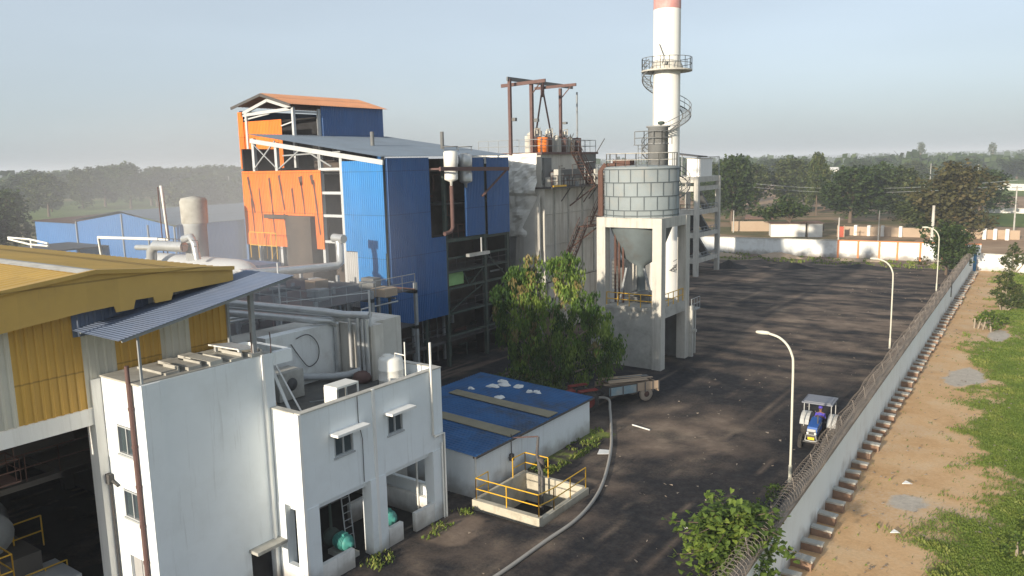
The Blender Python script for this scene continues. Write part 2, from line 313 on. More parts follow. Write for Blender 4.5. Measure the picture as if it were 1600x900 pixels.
# ================================================================ SETTING: ground
def wall_u(v): return -8.17-.0285*(v-31)
def fbm(x, y, o=4, s=0.0):
    a = 0; k = 1; t = 0
    for i in range(o):
        a += k*noise.noise(Vector((x, y, s+7.3*i))); t += k; k *= .55; x *= 2.1; y *= 2.1
    return a/t
def sstep(a, b, x):
    t = max(0, min(1, (x-a)/(b-a))); return t*t*(3-2*t)
def near_ground():
    x0, x1, y0, y1, st = -62.0, 16.0, 4.0, 131.0, .3
    nx = int((x1-x0)/st)+1; ny = int((y1-y0)/st)+1
    vs = []; cols = []
    tracks = []
    # worn wheel ruts: centre lines in plan
    for off in (0, 1.7):
        tracks.append([(-15.5+off, 20), (-15.5+off, 34), (-16+off, 48), (-15.0+off, 70), (-16+off, 100)])
    arcs = [((-20.5, 36.5), r) for r in (3.7, 4.4, 5.9)]
    for j in range(ny):
        y = y0+j*st
        wu = wall_u(y)
        for i in range(nx):
            x = x0+i*st
            n = fbm(x*.11, y*.11, 5); n2 = fbm(x*.5, y*.5, 4, 11.); n3 = fbm(x*.05+9, y*.2, 5, 5.); n4 = fbm(x*.035, y*.30, 5, 31.)
            if x < wu:
                coal = 1.0
                # dusty bare earth shows through the coal
                xs_ = x+.012*max(0, 46-y)**1.6*.5
                ns = fbm(xs_*1.0, y*.045, 4, 51.)
                fy_ = sstep(48, 66, y); dust = sstep(-.3, .6, n*.3+n2*.25+ns*.8)*(.22-.02*fy_)+fy_*.85*sstep(-.28, .38, n4*.7+n3*.3+n2*.35)
                lane = math.exp(-((x+14.6-.02*(y-40))/2.4)**2)*(1-sstep(52, 66, y))
                edge = max(0, min(.7, .15+n2*.55+ns*.45+n*.12))
                n6 = fbm(x*.16, y*.55, 4, 91.); far = max(0, min(.95, .46+n6*.75+n2*.5+n4*.35))
                dust = (edge*(1-lane)+.20*lane+.10*lane*n2)*(1-fy_)+far*fy_
                # thin pale wheel streaks drawn out along the driving lane
                st_ = fbm((x+.5*math.sin(y*.09))*2.6, y*.035, 3, 77.); dust = max(dust, sstep(.16, .34, st_)*.55*(1-fy_))
                dust = max(0, min(1, dust))
                # beside the shed and the pit
                dust = max(dust, (1-sstep(0, 3.5, abs(x+19.6)-1.8))*(1-sstep(36, 42, y))*max(0, min(.75, .4+n2*.7+n*.2)))
                dust = max(dust, (1-sstep(2, 9, math.hypot((x+18.5)*1.0, (y-42)*.8)))*max(0, min(.9, .6+n2*.7)))
                dust = max(dust, .95*(1-sstep(.5, 1.3, math.hypot((x+21.3)/1.3, (y-24.8)/1.6)+n2*.9)))
                # long streaks across the far half of the yard
                if y > 55: dust = max(dust, sstep(.05, .3, n4+n2*.35)*.8*sstep(55, 75, y))
                dust = max(dust, sstep(-.5, 2.8, y-120+n*14))
                dust = max(dust, .55*sstep(1.6, .3, wu-x)*sstep(-.1, .4, n2+.2))
                for (cx, cy), r in arcs:
                    d = abs(math.hypot(x-cx, (y-cy)*.8)-r)
                    if x > -21 and y > 37: dust = max(dust, (1-sstep(.08, .42, d+.25*abs(n2)))*.8*sstep(-.35, .1, n+n2))
                for tr in tracks:
                    for (ax, ay), (bx, by) in zip(tr, tr[1:]):
                        if ay <= y < by:
                            tx = ax+(bx-ax)*(y-ay)/(by-ay)+.5*math.sin(y*.11)
                            dust = max(dust, (1-sstep(.12, .42, abs(x-tx)))*sstep(-.15, .25, n2+n)*.42)
                g = 0.0
                if x > -23.5 and x < -21 and 32 < y < 40: g = .7*sstep(0, .3, n2+.1)
                if 128 > y > 118: g = .5*sstep(.1, .35, n2+n)
                cols.append((1-dust, g, 0, 1))
                z = .010*n+.010*n2
                if math.hypot(x+20, y-29.5) < 6 or x < -20.5: z *= .3
            else:
                d = x-wu
                g = sstep(-.12, .36, n*.6+n2*.6+(d-4.3+.014*(y-40))*.13)
                if d < 2.2: g *= .25
                pale = 1-sstep(-.05, .25, n3+n2*.3+.18)
                pud = 0
                for px_, py_, ra, rb in ((-5.6, 63.6, 1.3, 3.4), (-4.7, 80, .9, 3), (-5.4, 38.5, .8, 1.0)):
                    q = math.hypot((x-px_)/ra, (y-py_)/rb)+n2*.5
                    pud = max(pud, 1-sstep(.75, 1.0, q))
                cols.append((0, g*(1-pud), max(pale*.35, pud), 1))
                z = .03*n+.03*n2
            if -22.25 < x < -18.35 and 27.35 < y < 31.9: z = -1.9
            vs.append((x, y, z))
    fs = []
    for j in range(ny-1):
        for i in range(nx-1):
            a = j*nx+i; fs.append((a, a+1, a+nx+1, a+nx))
    me = bpy.data.meshes.new('yard_ground'); me.from_pydata(vs, [], fs)
    ca = me.color_attributes.new('cover', 'FLOAT_COLOR', 'POINT')
    ca.data.foreach_set('color', [c for q in cols for c in q])
    me.polygons.foreach_set('use_smooth', [True]*len(fs))
    m = bpy.data.materials.new('coal_dust_and_soil'); m.use_nodes = True; nt = m.node_tree; L = nt.links.new
    b = nt.nodes['Principled BSDF']; b.inputs['Roughness'].default_value = 1; b.inputs['Specular IOR Level'].default_value = .08
    at = N(nt, 'ShaderNodeVertexColor', layer_name='cover'); sp = N(nt, 'ShaderNodeSeparateColor'); L(at.outputs[0], sp.inputs[0])
    geo = N(nt, 'ShaderNodeNewGeometry')
    def nz(sc_, det=8, rough=.7, vec=None):
        n = N(nt, 'ShaderNodeTexNoise'); n.inputs['Scale'].default_value = sc_; n.inputs['Detail'].default_value = det; n.inputs['Roughness'].default_value = rough
        L(vec or geo.outputs['Position'], n.inputs['Vector']); return n.outputs[0]
    def ramp(f, stops):
        r = N(nt, 'ShaderNodeValToRGB'); e = r.color_ramp.elements
        e[0].position, e[0].color = stops[0][0], (*stops[0][1], 1); e[1].position, e[1].color = stops[-1][0], (*stops[-1][1], 1)
        for p, c in stops[1:-1]: q = e.new(p); q.color = (*c, 1)
        L(f, r.inputs[0]); return r.outputs[0]
    def mix(f, a, c):
        x = N(nt, 'ShaderNodeMix', data_type='RGBA')
        L(f, x.inputs[0]); L(a, x.inputs[6]); L(c, x.inputs[7]); return x.outputs[2]
    def thr(base, amt, lo, hi, nzs):
        """soft threshold of a weight disturbed by fine noise"""
        a = N(nt, 'ShaderNodeMath', operation='SUBTRACT'); L(nzs, a.inputs[0]); a.inputs[1].default_value = .5
        c = N(nt, 'ShaderNodeMath', operation='MULTIPLY_ADD'); L(a.outputs[0], c.inputs[0]); c.inputs[1].default_value = amt; L(base, c.inputs[2])
        r = N(nt, 'ShaderNodeMapRange', interpolation_type='SMOOTHSTEP'); r.inputs[1].default_value = lo; r.inputs[2].default_value = hi; L(c.outputs[0], r.inputs[0]); return r.outputs[0]
    f1 = nz(2.2); f2 = nz(.35); f3 = nz(7., 6)
    coal = ramp(f1, [(.3, (.013, .014, .018)), (.5, (.025, .026, .030)), (.72, (.046, .046, .048))])
    earth = ramp(f2, [(.3, (.115, .088, .070)), (.5, (.205, .155, .120)), (.7, (.32, .25, .185))])
    sand = ramp(f2, [(.3, (.48, .29, .14)), (.5, (.60, .39, .21)), (.72, (.62, .46, .29))])
    pale = ramp(f1, [(.3, (.38, .34, .29)), (.7, (.54, .48, .40))])
    grass = ramp(f1, [(.3, (.09, .14, .022)), (.5, (.16, .21, .04)), (.75, (.27, .27, .07))])
    px = N(nt, 'ShaderNodeSeparateXYZ'); L(geo.outputs['Position'], px.inputs[0])
    # x is left or right of the boundary wall
    wl = N(nt, 'ShaderNodeMath', operation='MULTIPLY_ADD'); L(px.outputs[1], wl.inputs[0]); wl.inputs[1].default_value = .0285; L(px.outputs[0], wl.inputs[2])
    gt = N(nt, 'ShaderNodeMath', operation='GREATER_THAN'); L(wl.outputs[0], gt.inputs[0]); gt.inputs[1].default_value = -7.4
    inside = mix(thr(sp.outputs[0], .6, .1, .9, f3), earth, coal)
    out_ = mix(thr(sp.outputs[2], 1.3, .2, .9, f3), sand, pale)
    o = mix(gt.outputs[0], inside, out_)
    o = mix(thr(sp.outputs[1], 1.2, .25, .85, f3), o, grass)
    mul = N(nt, 'ShaderNodeMapRange'); L(f3, mul.inputs[0]); mul.inputs[3].default_value = .72; mul.inputs[4].default_value = 1.28
    sc_ = N(nt, 'ShaderNodeVectorMath', operation='SCALE'); L(o, sc_.inputs[0]); L(mul.outputs[0], sc_.inputs['Scale'])
    L(sc_.outputs[0], b.inputs['Base Color'])
    bp = N(nt, 'ShaderNodeBump'); bp.inputs['Strength'].default_value = .35; bp.inputs['Distance'].default_value = .05; L(f1, bp.inputs['Height'])
    bp2 = N(nt, 'ShaderNodeBump'); bp2.inputs['Strength'].default_value = .35; bp2.inputs['Distance'].default_value = .03; L(f3, bp2.inputs['Height']); L(bp.outputs[0], bp2.inputs['Normal'])
    L(bp2.outputs[0], b.inputs['Normal'])
    me.materials.append(m)
    o = bpy.data.objects.new('yard_ground', me); C.objects.link(o); o['kind'] = 'structure'
    return m
near_ground()
def field_mat(name, stops, scale, stretch=(1, 1, 1), fine=.6):
    m = bpy.data.materials.new(name); m.use_nodes = True; nt = m.node_tree; L = nt.links.new; b = nt.nodes['Principled BSDF']
    b.inputs['Roughness'].default_value = 1; b.inputs['Specular IOR Level'].default_value = .1
    geo = N(nt, 'ShaderNodeNewGeometry'); mp = N(nt, 'ShaderNodeMapping'); L(geo.outputs['Position'], mp.inputs[0]); mp.inputs['Scale'].default_value = stretch
    n = N(nt, 'ShaderNodeTexNoise'); n.inputs['Scale'].default_value = scale; n.inputs['Detail'].default_value = 9; n.inputs['Roughness'].default_value = .62; L(mp.outputs[0], n.inputs['Vector'])
    r = N(nt, 'ShaderNodeValToRGB'); e = r.color_ramp.elements
    e[0].position, e[0].color = stops[0][0], (*stops[0][1], 1); e[1].position, e[1].color = stops[-1][0], (*stops[-1][1], 1)
    for p, c in stops[1:-1]: q = e.new(p); q.color = (*c, 1)
    L(n.outputs[0], r.inputs[0])
    n2 = N(nt, 'ShaderNodeTexNoise'); n2.inputs['Scale'].default_value = fine; n2.inputs['Detail'].default_value = 6; L(geo.outputs['Position'], n2.inputs['Vector'])
    mr = N(nt, 'ShaderNodeMapRange'); mr.inputs[3].default_value = .7; mr.inputs[4].default_value = 1.3; L(n2.outputs[0], mr.inputs[0])
    s = N(nt, 'ShaderNodeVectorMath', operation='SCALE'); L(r.outputs[0], s.inputs[0]); L(mr.outputs[0], s.inputs['Scale']); L(s.outputs[0], b.inputs['Base Color'])
    return m
M['plain'] = field_mat('plain_of_fields', [(.34, (.07, .095, .03)), (.46, (.12, .14, .05)), (.54, (.22, .18, .10)), (.66, (.09, .12, .035))], .0045, (1, 1, 1), .05)
M['soilfield'] = field_mat('bare_soil_field', [(.3, (.30, .20, .13)), (.5, (.38, .26, .17)), (.7, (.42, .31, .21))], .03, (1, 2, 1), .4)
M['greenfield'] = field_mat('green_field', [(.3, (.09, .13, .035)), (.5, (.13, .18, .05)), (.7, (.20, .22, .07))], .03, (1, 2, 1), .4)
M['scrub'] = field_mat('scrub_earth', [(.32, (.08, .10, .035)), (.46, (.16, .14, .07)), (.56, (.32, .22, .14)), (.7, (.38, .28, .19))], .045, (1, 1.6, 1), .5)
def sheet(name, pts, z, m):
    o = MB().poly([(x, y, z) for x, y in pts]).build(name, m, loc=(pts[0][0], pts[0][1], z)); o['kind'] = 'structure'; return o
_g = MB()
for q in ([(-7000, -600), (5000, -600), (5000, 5.5), (-7000, 5.5)], [(-7000, 5.5), (-61, 5.5), (-61, 130), (-7000, 130)], [(15, 5.5), (5000, 5.5), (5000, 130), (15, 130)], [(-7000, 130), (5000, 130), (5000, 9000), (-7000, 9000)]):
    _g.poly([(x, y, -.45) for x, y in q])
_o = _g.build('ground', M['plain'], loc=(0, 0, -.45)); _o['kind'] = 'structure'
sheet('scrub_ground', [(-130, 120), (30, 118), (30, 262), (-130, 262)], -.20, M['scrub'])
sheet('bare_field', [(-24, 134), (40, 132), (40, 196), (-24, 200)], -.12, M['soilfield'])
sheet('grass_strip', [(-30, 204), (50, 198), (50, 240), (-30, 246)], -.14, M['greenfield'])
sheet('bare_field', [(-26, 248), (60, 242), (60, 330), (-26, 338)], -.14, M['soilfield'])
sheet('green_field', [(-60, 345), (110, 340), (110, 640), (-110, 660)], -.25, M['greenfield'])
sheet('village_earth', [(-150, 262), (-60, 262), (-50, 470), (-210, 470)], -.2, M['soilfield'])
sheet('green_field', [(-420, 120), (-235, 120), (-260, 230), (-460, 250)], -.2, M['greenfield'])
sheet('green_field', [(-500, 700), (300, 660), (500, 1200), (-700, 1300)], -.3, M['greenfield'])
# low far hills that close the plain
def hills():
    mb = MB(); n = 120; vs = []
    for i in range(n+1):
        t = i/n; a = rad(-100+140*t); d = 5200
        h = 16+26*max(0, fbm(t*9, 3, 4)+.15)
        for dd, hh in ((d-700, -6), (d, h), (d+900, -6)): vs.append((math.sin(a)*dd, math.cos(a)*dd, hh))
    fs = []
    for i in range(n):
        for k in range(2): fs.append((3*i+k, 3*i+3+k, 3*i+4+k, 3*i+1+k))
    mb.add(vs, fs, True); o = mb.build('hills', M['hillgreen']); o['kind'] = 'structure'
M['hillgreen'] = mat('far_hill_green', (.07, .09, .06), 1, .2, .01)
hills()
def smooth(pts, k=6):
    pts = [Vector(p) for p in pts]; out = []
    for i in range(len(pts)-1):
        a = pts[max(i-1, 0)]; b = pts[i]; c = pts[i+1]; d = pts[min(i+2, len(pts)-1)]
        for j in range(k):
            t = j/k; out.append(.5*((2*b)+(c-a)*t+(2*a-5*b+4*c-d)*t*t+(3*b-a-3*c+d)*t**3))
    return out+[pts[-1]]
# ================================================================ PUMP HOUSE (white, two storeys)
ph = thing('pump_house', 'white two-storey pump house with open ground bays and a dark roof terrace', 'building', (-25.8, 22, 0))
X1 = -22.6; XB = -24.2
def f(b):
    T = .22
    # upper facade panels, with window openings
    for (y0, y1) in ((18.0, 21.72), (21.72, 25.95)):
        wy = (19.58, 20.55, 4.86, 5.72) if y0 < 19 else (22.5, 23.38, 4.88, 5.74)
        b.box(X1-T, X1, y0, wy[0], 3.3, 7.0); b.box(X1-T, X1, wy[1], y1, 3.3, 7.0)
        b.box(X1-T, X1, wy[0], wy[1], 3.3, wy[2]); b.box(X1-T, X1, wy[0], wy[1], wy[3], 7.0)
    # return wall and back parapet
    b.box(XB, X1-T, 18.0, 18.22, 3.3, 7.0)
    b.box(-26.2, X1-T, 25.73, 25.95, 3.3, 7.0)
    b.box(-26.42, -26.2, 24.8, 25.95, 3.3, 7.0)
    # ground floor pillars
    for (y0, y1) in ((18.0, 18.65), (21.36, 22.24), (25.2, 25.95)): b.box(X1-.5, X1+.03, y0, y1, -.1, 3.3)
    b.box(XB, -23.75, 17.98, 18.4, -.1, 3.3)
    b.box(-23.75, -22.88, 17.98, 18.2, -.1, .88); b.box(-23.1, -22.86, 17.97, 18.3, .88, 3.3)
    # slab and back walls of the ground floor
    b.box(-29, -22.85, 18.25, 25.7, 3.02, 3.28)
    b.box(-29, -28.8, 18.25, 25.7, -.1, 3.0); b.box(-28.8, -23.1, 25.5, 25.72, -.1, 1.5)
    # upper floor body under the terrace
    b.box(-29, -28.8, 18.3, 25.7, 3.3, 5.9)
P(f, 'wall', 'bluewhite', ph)
P(lambda b: b.box(X1-.03, X1+.05, 21.66, 21.8, 0, 7.06), 'corner_strip', 'white', ph)
P(lambda b: b.box(X1-.05, X1+.07, 17.9, 18.03, 0, 7.03), 'corner_strip', 'white', ph)
P(lambda b: b.box(-28.0, -22.83, 18.23, 25.7, 5.9, 6.2), 'terrace_floor', 'roofc', ph)
P(lambda b: b.box(X1-.26, X1+.04, 18.0, 25.95, 7.0, 7.05).box(XB, X1-.26, 17.96, 18.26, 7.0, 7.05).box(-26.45, X1-.26, 25.7, 25.98, 7.0, 7.05), 'coping', 'concl', ph)
for (y0, y1) in ((18.66, 20.32), (22.3, 23.15), (23.95, 25.55)):
    P(lambda b: b.box(X1-.2, X1+.0, y0, y1, -.1, .8 if y0 != 23.95 else .86), 'low_wall', 'white', ph)
P(lambda b: b.box(-25.6, X1-.2, 25.25, 25.45, -.1, .95).box(-25.8, -25.6, 22.9, 25.45, -.1, .95), 'low_wall', 'white', ph)
def window(parent, x, y0, y1, z0, z1, axis='x', panes=2):
    """window in a wall facing +x (axis x) or -y (axis y); x is the wall plane"""
    fb = MB(); t = .05
    def bx(b, a0, a1, c0, c1, d0, d1):
        if axis == 'x': b.box(x+d0, x+d1, a0, a1, c0, c1)
        else: b.box(a0, a1, x-d1, x-d0, c0, c1)
    bx(fb, y0, y0+t, z0, z1, -.12, .02); bx(fb, y1-t, y1, z0, z1, -.12, .02); bx(fb, y0+t, y1-t, z0, z0+t, -.12, .02); bx(fb, y0+t, y1-t, z1-t, z1, -.12, .02)
    for k in range(1, panes): q = y0+(y1-y0)*k/panes; bx(fb, q-t/2, q+t/2, z0+t, z1-t, -.1, .0)
    bx(fb, y0-.06, y1+.06, z0-.07, z0, -.05, .06)
    wd = fb.build('window', 'frame', parent)
    g = MB(); bx(g, y0+t, y1-t, z0+t, z1-t, -.09, -.07); g.build('pane', 'glass', wd)
    return wd
window(ph, X1, 19.58, 20.55, 4.86, 5.72); window(ph, X1, 22.5, 23.38, 4.88, 5.74)
P(lambda b: b.box(X1, X1+.5, 19.36, 21.06, 5.8, 5.9), 'sunshade', 'white', ph)
P(lambda b: b.box(X1, X1+.5, 22.3, 23.75, 5.82, 5.92), 'sunshade', 'white', ph)
P(lambda b: b.tube([(X1+.08, 25.2, 8.3), (X1+.08, 25.2, 4.1), (X1+.08, 25.55, 3.95)], .055).tube([(X1+.1, 25.3, 4.0), (X1+.1, 25.9, 4.0), (X1+.1, 25.9, .0)], .06).tube([(X1+.1, 25.75, 3.6), (X1+.1, 25.75, 0)], .04), 'downpipe', 'plastic', ph)
P(lambda b: b.tube([(X1+.04, 20.85, 7.0), (X1+.04, 20.85, 6.0), (X1+.06, 21.0, 5.2), (X1+.04, 21.0, 3.4)], .018, 5), 'cable', 'dsteel', ph)
# inside the open bays
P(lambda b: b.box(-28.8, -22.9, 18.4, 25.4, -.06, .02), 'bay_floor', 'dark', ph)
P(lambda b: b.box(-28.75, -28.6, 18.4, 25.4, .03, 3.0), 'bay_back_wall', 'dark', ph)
def pump(name, label, y, x=-23.6):
    t = thing(name, label, 'pump', (x, y, .02), 'teal pumps in the open bays')
    P(lambda b: b.box(x-.75, x+.45, y-.32, y+.32, .02, .22), 'base', 'conc', t)
    P(lambda b: b.lathe([(0, -.5), (.2, -.48), (.29, -.4), (.31, -.3), (.31, .25), (.27, .34), (.12, .36), (.1, .5), (0, .5)], (x-.1, y, .6), 18, 'x').box(x-.3, x+.05, y-.12, y+.12, .85, 1.0), 'motor', 'teal', t)
    P(lambda b: [b.lathe([(.315, z-.012), (.35, z-.012), (.35, z+.012), (.315, z+.012)], (x-.1, y, .6), 18, 'x', False) for z in (-.22, -.14, -.06, .02, .1, .18)], 'cooling_fin', 'teal', t)
    P(lambda b: b.lathe([(0, -.2), (.36, -.16), (.4, 0), (.36, .16), (0, .2)], (x-.85, y, .62), 18, 'x').tube([(x-.85, y, .95), (x-.85, y, 2.2)], .06, 10), 'pump_casing', 'green', t)
    return t
pump('pump', 'teal motor and pump in the nearer open bay beside the ladder', 20.75)
pump('pump', 'teal motor and pump behind the low wall of the farther open bay', 23.4, -23.7)
l = MB(); ladder(l, (-23.8, 21.0, .02), (-24.6, 21.5, 2.3), (.02, .42, 0)); l.build('ladder', 'steell', loc=(-23.8, 21.2, 0), label='metal ladder leaning inside the nearer pump bay', cat='ladder')
P(lambda b: b.tube([(-24.9, 19.2, .0), (-24.9, 19.2, 2.9)], .09).tube([(-24.9, 19.2, 1.6), (-24.2, 19.3, 1.6), (-24.2, 19.3, .2)], .07).tube([(-24.9, 19.9, .0), (-24.9, 19.9, 2.95)], .05), 'bay_pipe', 'steel', ph)
P(lambda b: b.tube([(-23.6, 25.2, .0), (-23.6, 25.2, 3.0)], .05), 'bay_pipe', 'plastic', ph)
# ================================================================ TALL WHITE BLOCK
ob = thing('office_block', 'tall white block with a sunlit window wall and a blank shaded long side', 'building', (-25.5, 15.6, 0))
def f(b):
    YW = 13.1; xs = (-26.8, -26.02, -24.95, -24.3)
    # window wall facing the sun
    b.box(xs[0], xs[1], YW, YW+.25, -.1, 9.05); b.box(xs[2], xs[3], YW, YW+.25, -.1, 9.05)
    for z0, z1 in ((2.75, 4.15), (5.2, 6.45), (7.5, 9.05)): b.box(xs[1], xs[2], YW, YW+.25, z0, z1)
    b.box(xs[1], xs[2], YW+.15, YW+.25, -.1, 2.75)
    # long wall with corner column standing proud, door opening near the pump house
    b.box(-24.3, -24.15, YW-.04, 13.72, -.1, 9.1)
    b.box(-24.5, -24.24, 13.72, 16.7, -.1, 9.1); b.box(-24.5, -24.24, 16.7, 17.75, 1.75, 9.1); b.box(-24.5, -24.24, 17.75, 18.28, -.1, 9.1)
    b.box(-24.46, -24.2, 18.28, 19.15, 8.62, 9.1)
    b.box(-26.8, -24.46, 18.95, 19.2, 8.62, 9.1)
    b.box(-26.8, -26.6, 18.3, 19.2, 6.2, 9.1)
    b.box(-26.8, -26.6, YW+.25, 18.3, -.1, 9.0)
    b.box(-26.6, -24.5, 18.0, 18.24, 0, 8.9)
P(f, 'wall', 'bluewhite', ob)
P(lambda b: b.box(-26.75, -24.28, 13.05, 18.3, 9.052, 9.12), 'roof', 'conc', ob)
P(lambda b: b.box(-24.24, -24.15, 17.72, 17.82, 0, 9.13), 'corner_strip', 'white', ob)
window(ob, 13.1, -26.0, -24.97, 6.47, 7.48, 'y'); window(ob, 13.1, -26.0, -24.97, 4.17, 5.18, 'y')
P(lambda b: b.box(-26.0, -25.5, 13.2, 13.24, .0, 2.72).box(-25.45, -24.97, 13.2, 13.24, .0, 2.72), 'shutter', 'grey', ob)
P(lambda b: b.box(-24.24, -23.72, 16.62, 17.98, 1.76, 1.88), 'sunshade', 'conc', ob)
P(lambda b: b.box(-24.46, -24.44, 16.72, 17.72, 0, 1.74), 'doorway', 'dark', ob)  # black sheet stands in for the shade inside the door opening
P(lambda b: b.tube([(-24.82, 13.0, 9.7), (-24.82, 13.0, 0)], .075, 8), 'drainpipe', 'pinkrust', ob)
for z in (8.2, 6.9, 5.5, 4.1, 2.8): P(lambda b: b.cyl((-24.82, 13.0, z), (-24.82, 13.0, z+.09), .095, n=8), 'pipe_collar', 'pinkrust', ob)
P(lambda b: b.tube([(-26.72, 13.02, 5.5), (-26.72, 13.02, 0)], .04, 6).tube([(-26.72, 13.02, 5.4), (-26.2, 13.02, 5.25)], .05, 6).box(-26.85, -26.55, 12.9, 13.05, 5.25, 5.6), 'cable_pipe', 'dsteel', ob)
P(lambda b: b.tube([(-24.23, 18.2, 9.1), (-24.2, 18.2, 9.5), (-24.3, 18.25, 9.9)], .015, 5).tube([(-24.4, 18.35, 9.1), (-24.4, 18.35, 9.8)], .015, 5).tube([(-24.4, 17.5, 9.1), (-24.42, 17.5, 10.0)], .015, 5), 'rebar', 'rust', ob)
# slabs and rubbish on the block's roof
for i in range(5):
    y = 14.2+i*.78
    o = MB().box(-26.4, -24.6+.1*i, y, y+.5, 9.12, 9.2+.04*(i % 3)).box(-25.6, -24.7+.1*i, y+.5, y+.56, 9.12, 9.32).build('roof_slab', 'conc', loc=(-25.5, y, 9.12),
        label=('thin concrete slab on the tall block roof, nearest of the row under the blue canopy', 'second nearest thin slab of the row on the block roof', 'middle thin slab of the row on the block roof', 'second farthest thin slab of the row on the block roof', 'farthest thin slab of the row on the block roof')[i], cat='slab', group='slabs laid on the block roof')
MB().poly([(-26.2, 16.9, 9.42), (-24.5, 17.0, 9.42), (-24.5, 17.9, 9.30), (-26.2, 17.9, 9.30)], (0, 0, .05)).box(-26.0, -25.9, 17.0, 17.1, 9.12, 9.42).box(-24.7, -24.6, 17.1, 17.2, 9.12, 9.42).build('sheet', 'litter', loc=(-25.3, 17.4, 9.12), label='sunlit white board propped on the block roof edge', cat='board')
# ================================================================ OCHRE HALL
hall = thing('turbine_hall', 'large ochre-roofed hall with striped ochre and off-white wall sheets and a dark open base', 'building', (-35, 12.9, 0))
XH = -26.86
def gz(y): return 12.68-.095*abs(y-12.9)
seg = [(7.6, 9.0, 'yellowwall'), (9.0, 10.45, 'offwall'), (10.45, 12.6, 'yellowwall'), (12.6, 13.75, 'offwall'), (13.75, 15.4, 'yellowwall'), (15.4, 16.6, 'offwall'), (16.6, 18.25, 'yellowwall')]
for y0, y1, m in seg:
    bot = 8.02
    P(lambda b: b.corr((XH, y0, bot), (0, 1, 0), (0, 0, 1), y1-y0, 4, .28, .045, (1, 0, 0), lambda t: (0, gz(y0+t)-.35-bot)), 'wall_sheet', m, hall)
P(lambda b: b.box(XH-.35, XH+.02, 7.6, 12.76, 7.42, 8.0), 'beam', 'white', hall)
P(lambda b: b.box(XH-.5, XH+.08, 12.76, 13.08, -.1, 9.0), 'column', 'white', hall)
P(lambda b: b.box(XH-.5, XH+.08, 7.5, 7.8, -.1, 7.42), 'column', 'white', hall)
for s, nm in ((-1, 0), (1, 1)):
    ye = 12.9+s*5.2
    P(lambda b: b.corr((-26.1, 12.9, 12.72), (-1, 0, 0), (0, s*5.2, -.5), 36, 5.225, .45, .035, (0, s*.1, 1)), 'roof', 'yellow', hall)
P(lambda b: b.poly([(-26.1, 12.5, 12.72), (-26.1, 12.9, 12.78), (-26.1, 13.3, 12.72), (-62, 13.3, 12.72), (-62, 12.9, 12.78), (-62, 12.5, 12.72)][0:6], None), 'ridge_cap', 'concl', hall)
# gable fascia with notched lower edge
P(lambda b: b.poly([(-26.1, 7.7, 12.2), (-26.1, 12.9, 12.7), (-26.1, 18.1, 12.2), (-26.1, 18.1, 11.75), (-26.1, 15.6, 11.65), (-26.1, 15.5, 11.4), (-26.1, 14.9, 11.38), (-26.1, 14.85, 11.6), (-26.1, 14.2, 11.6), (-26.1, 14.1, 11.3), (-26.1, 13.5, 11.28), (-26.1, 13.45, 11.5), (-26.1, 12.4, 11.45), (-26.1, 7.7, 11.0)], (.05, 0, 0)), 'fascia', 'yellow', hall)
P(lambda b: b.bar((-26.0, 7.7, 12.22), (-26.0, 12.9, 12.74), .16, .14).bar((-26.0, 12.9, 12.74), (-26.0, 18.1, 12.24), .16, .14), 'verge_trim', 'yellow', hall)
P(lambda b: b.corr((XH+.08, 12.35, 10.55), (0, 1, 0), (0, 0, 1), 2.7, .95, .28, .04, (1, 0, 0)), 'flashing_sheet', 'bluecan', hall)
P(lambda b: b.corr((XH+.08, 15.05, 10.9), (0, 1, 0), (0, 0, 1), 3.1, .75, .28, .04, (1, 0, 0)), 'flashing_sheet', 'grey', hall)
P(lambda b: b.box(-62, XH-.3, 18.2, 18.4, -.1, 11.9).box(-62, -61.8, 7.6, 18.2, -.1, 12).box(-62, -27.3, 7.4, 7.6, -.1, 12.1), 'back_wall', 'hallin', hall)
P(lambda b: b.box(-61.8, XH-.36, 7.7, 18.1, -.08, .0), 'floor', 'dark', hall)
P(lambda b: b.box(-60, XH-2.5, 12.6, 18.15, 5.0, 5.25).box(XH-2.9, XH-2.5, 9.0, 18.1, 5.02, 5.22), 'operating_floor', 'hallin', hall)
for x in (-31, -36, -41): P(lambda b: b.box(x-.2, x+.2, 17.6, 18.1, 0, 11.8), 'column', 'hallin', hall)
def f(b):
    rail(b, [(-29.4, 9.2, 5.25), (-29.4, 12.6, 5.25), (-29.4, 17.5, 5.25)], 1.0, 1.3, .025)
def f2(b):
    rail(b, [(-27.6, 8.2, .6), (-27.6, 11.0, .6), (-29.5, 11.0, .6), (-29.5, 12.5, .6)], 1.2, 1.0, .03)
    rail(b, [(-28.6, 8.0, 2.0), (-28.6, 10.4, 2.0), (-31.0, 10.4, 2.0), (-31, 12.4, 2.0)], 1.2, 1.0, .03)
P(f, 'railing', 'rust', hall); P(f2, 'railing', 'yrail', hall)
def f(b):
    z = 6.0
    rail(b, [(-27.6, 9.2, z), (-27.6, 10.6, z), (-28.6, 10.6, z), (-28.6, 9.2, z), (-27.6, 9.2, z)], .75, 1.2, .022)
    b.box(-28.6, -27.6, 9.2, 10.6, z-.05, z); b.cyl((-27.7, 9.3, z), (-27.7, 9.3, 8.6), .015, n=4); b.cyl((-27.7, 10.5, z), (-27.7, 10.5, 8.6), .015, n=4)
b = MB(); f(b); b.build('hanging_cradle', 'rust', loc=(-28.1, 9.9, 5.9), label='small rusty work cradle hanging on ropes in the dark hall opening', cat='cradle')
m_ = thing('turbine', 'grey rounded turbine casing on a concrete base inside the dark hall', 'turbine', (-31.5, 10.5, 0))
P(lambda b: b.box(-34, -29.8, 9.2, 11.8, 0, 2.4), 'base', 'hallin', m_)
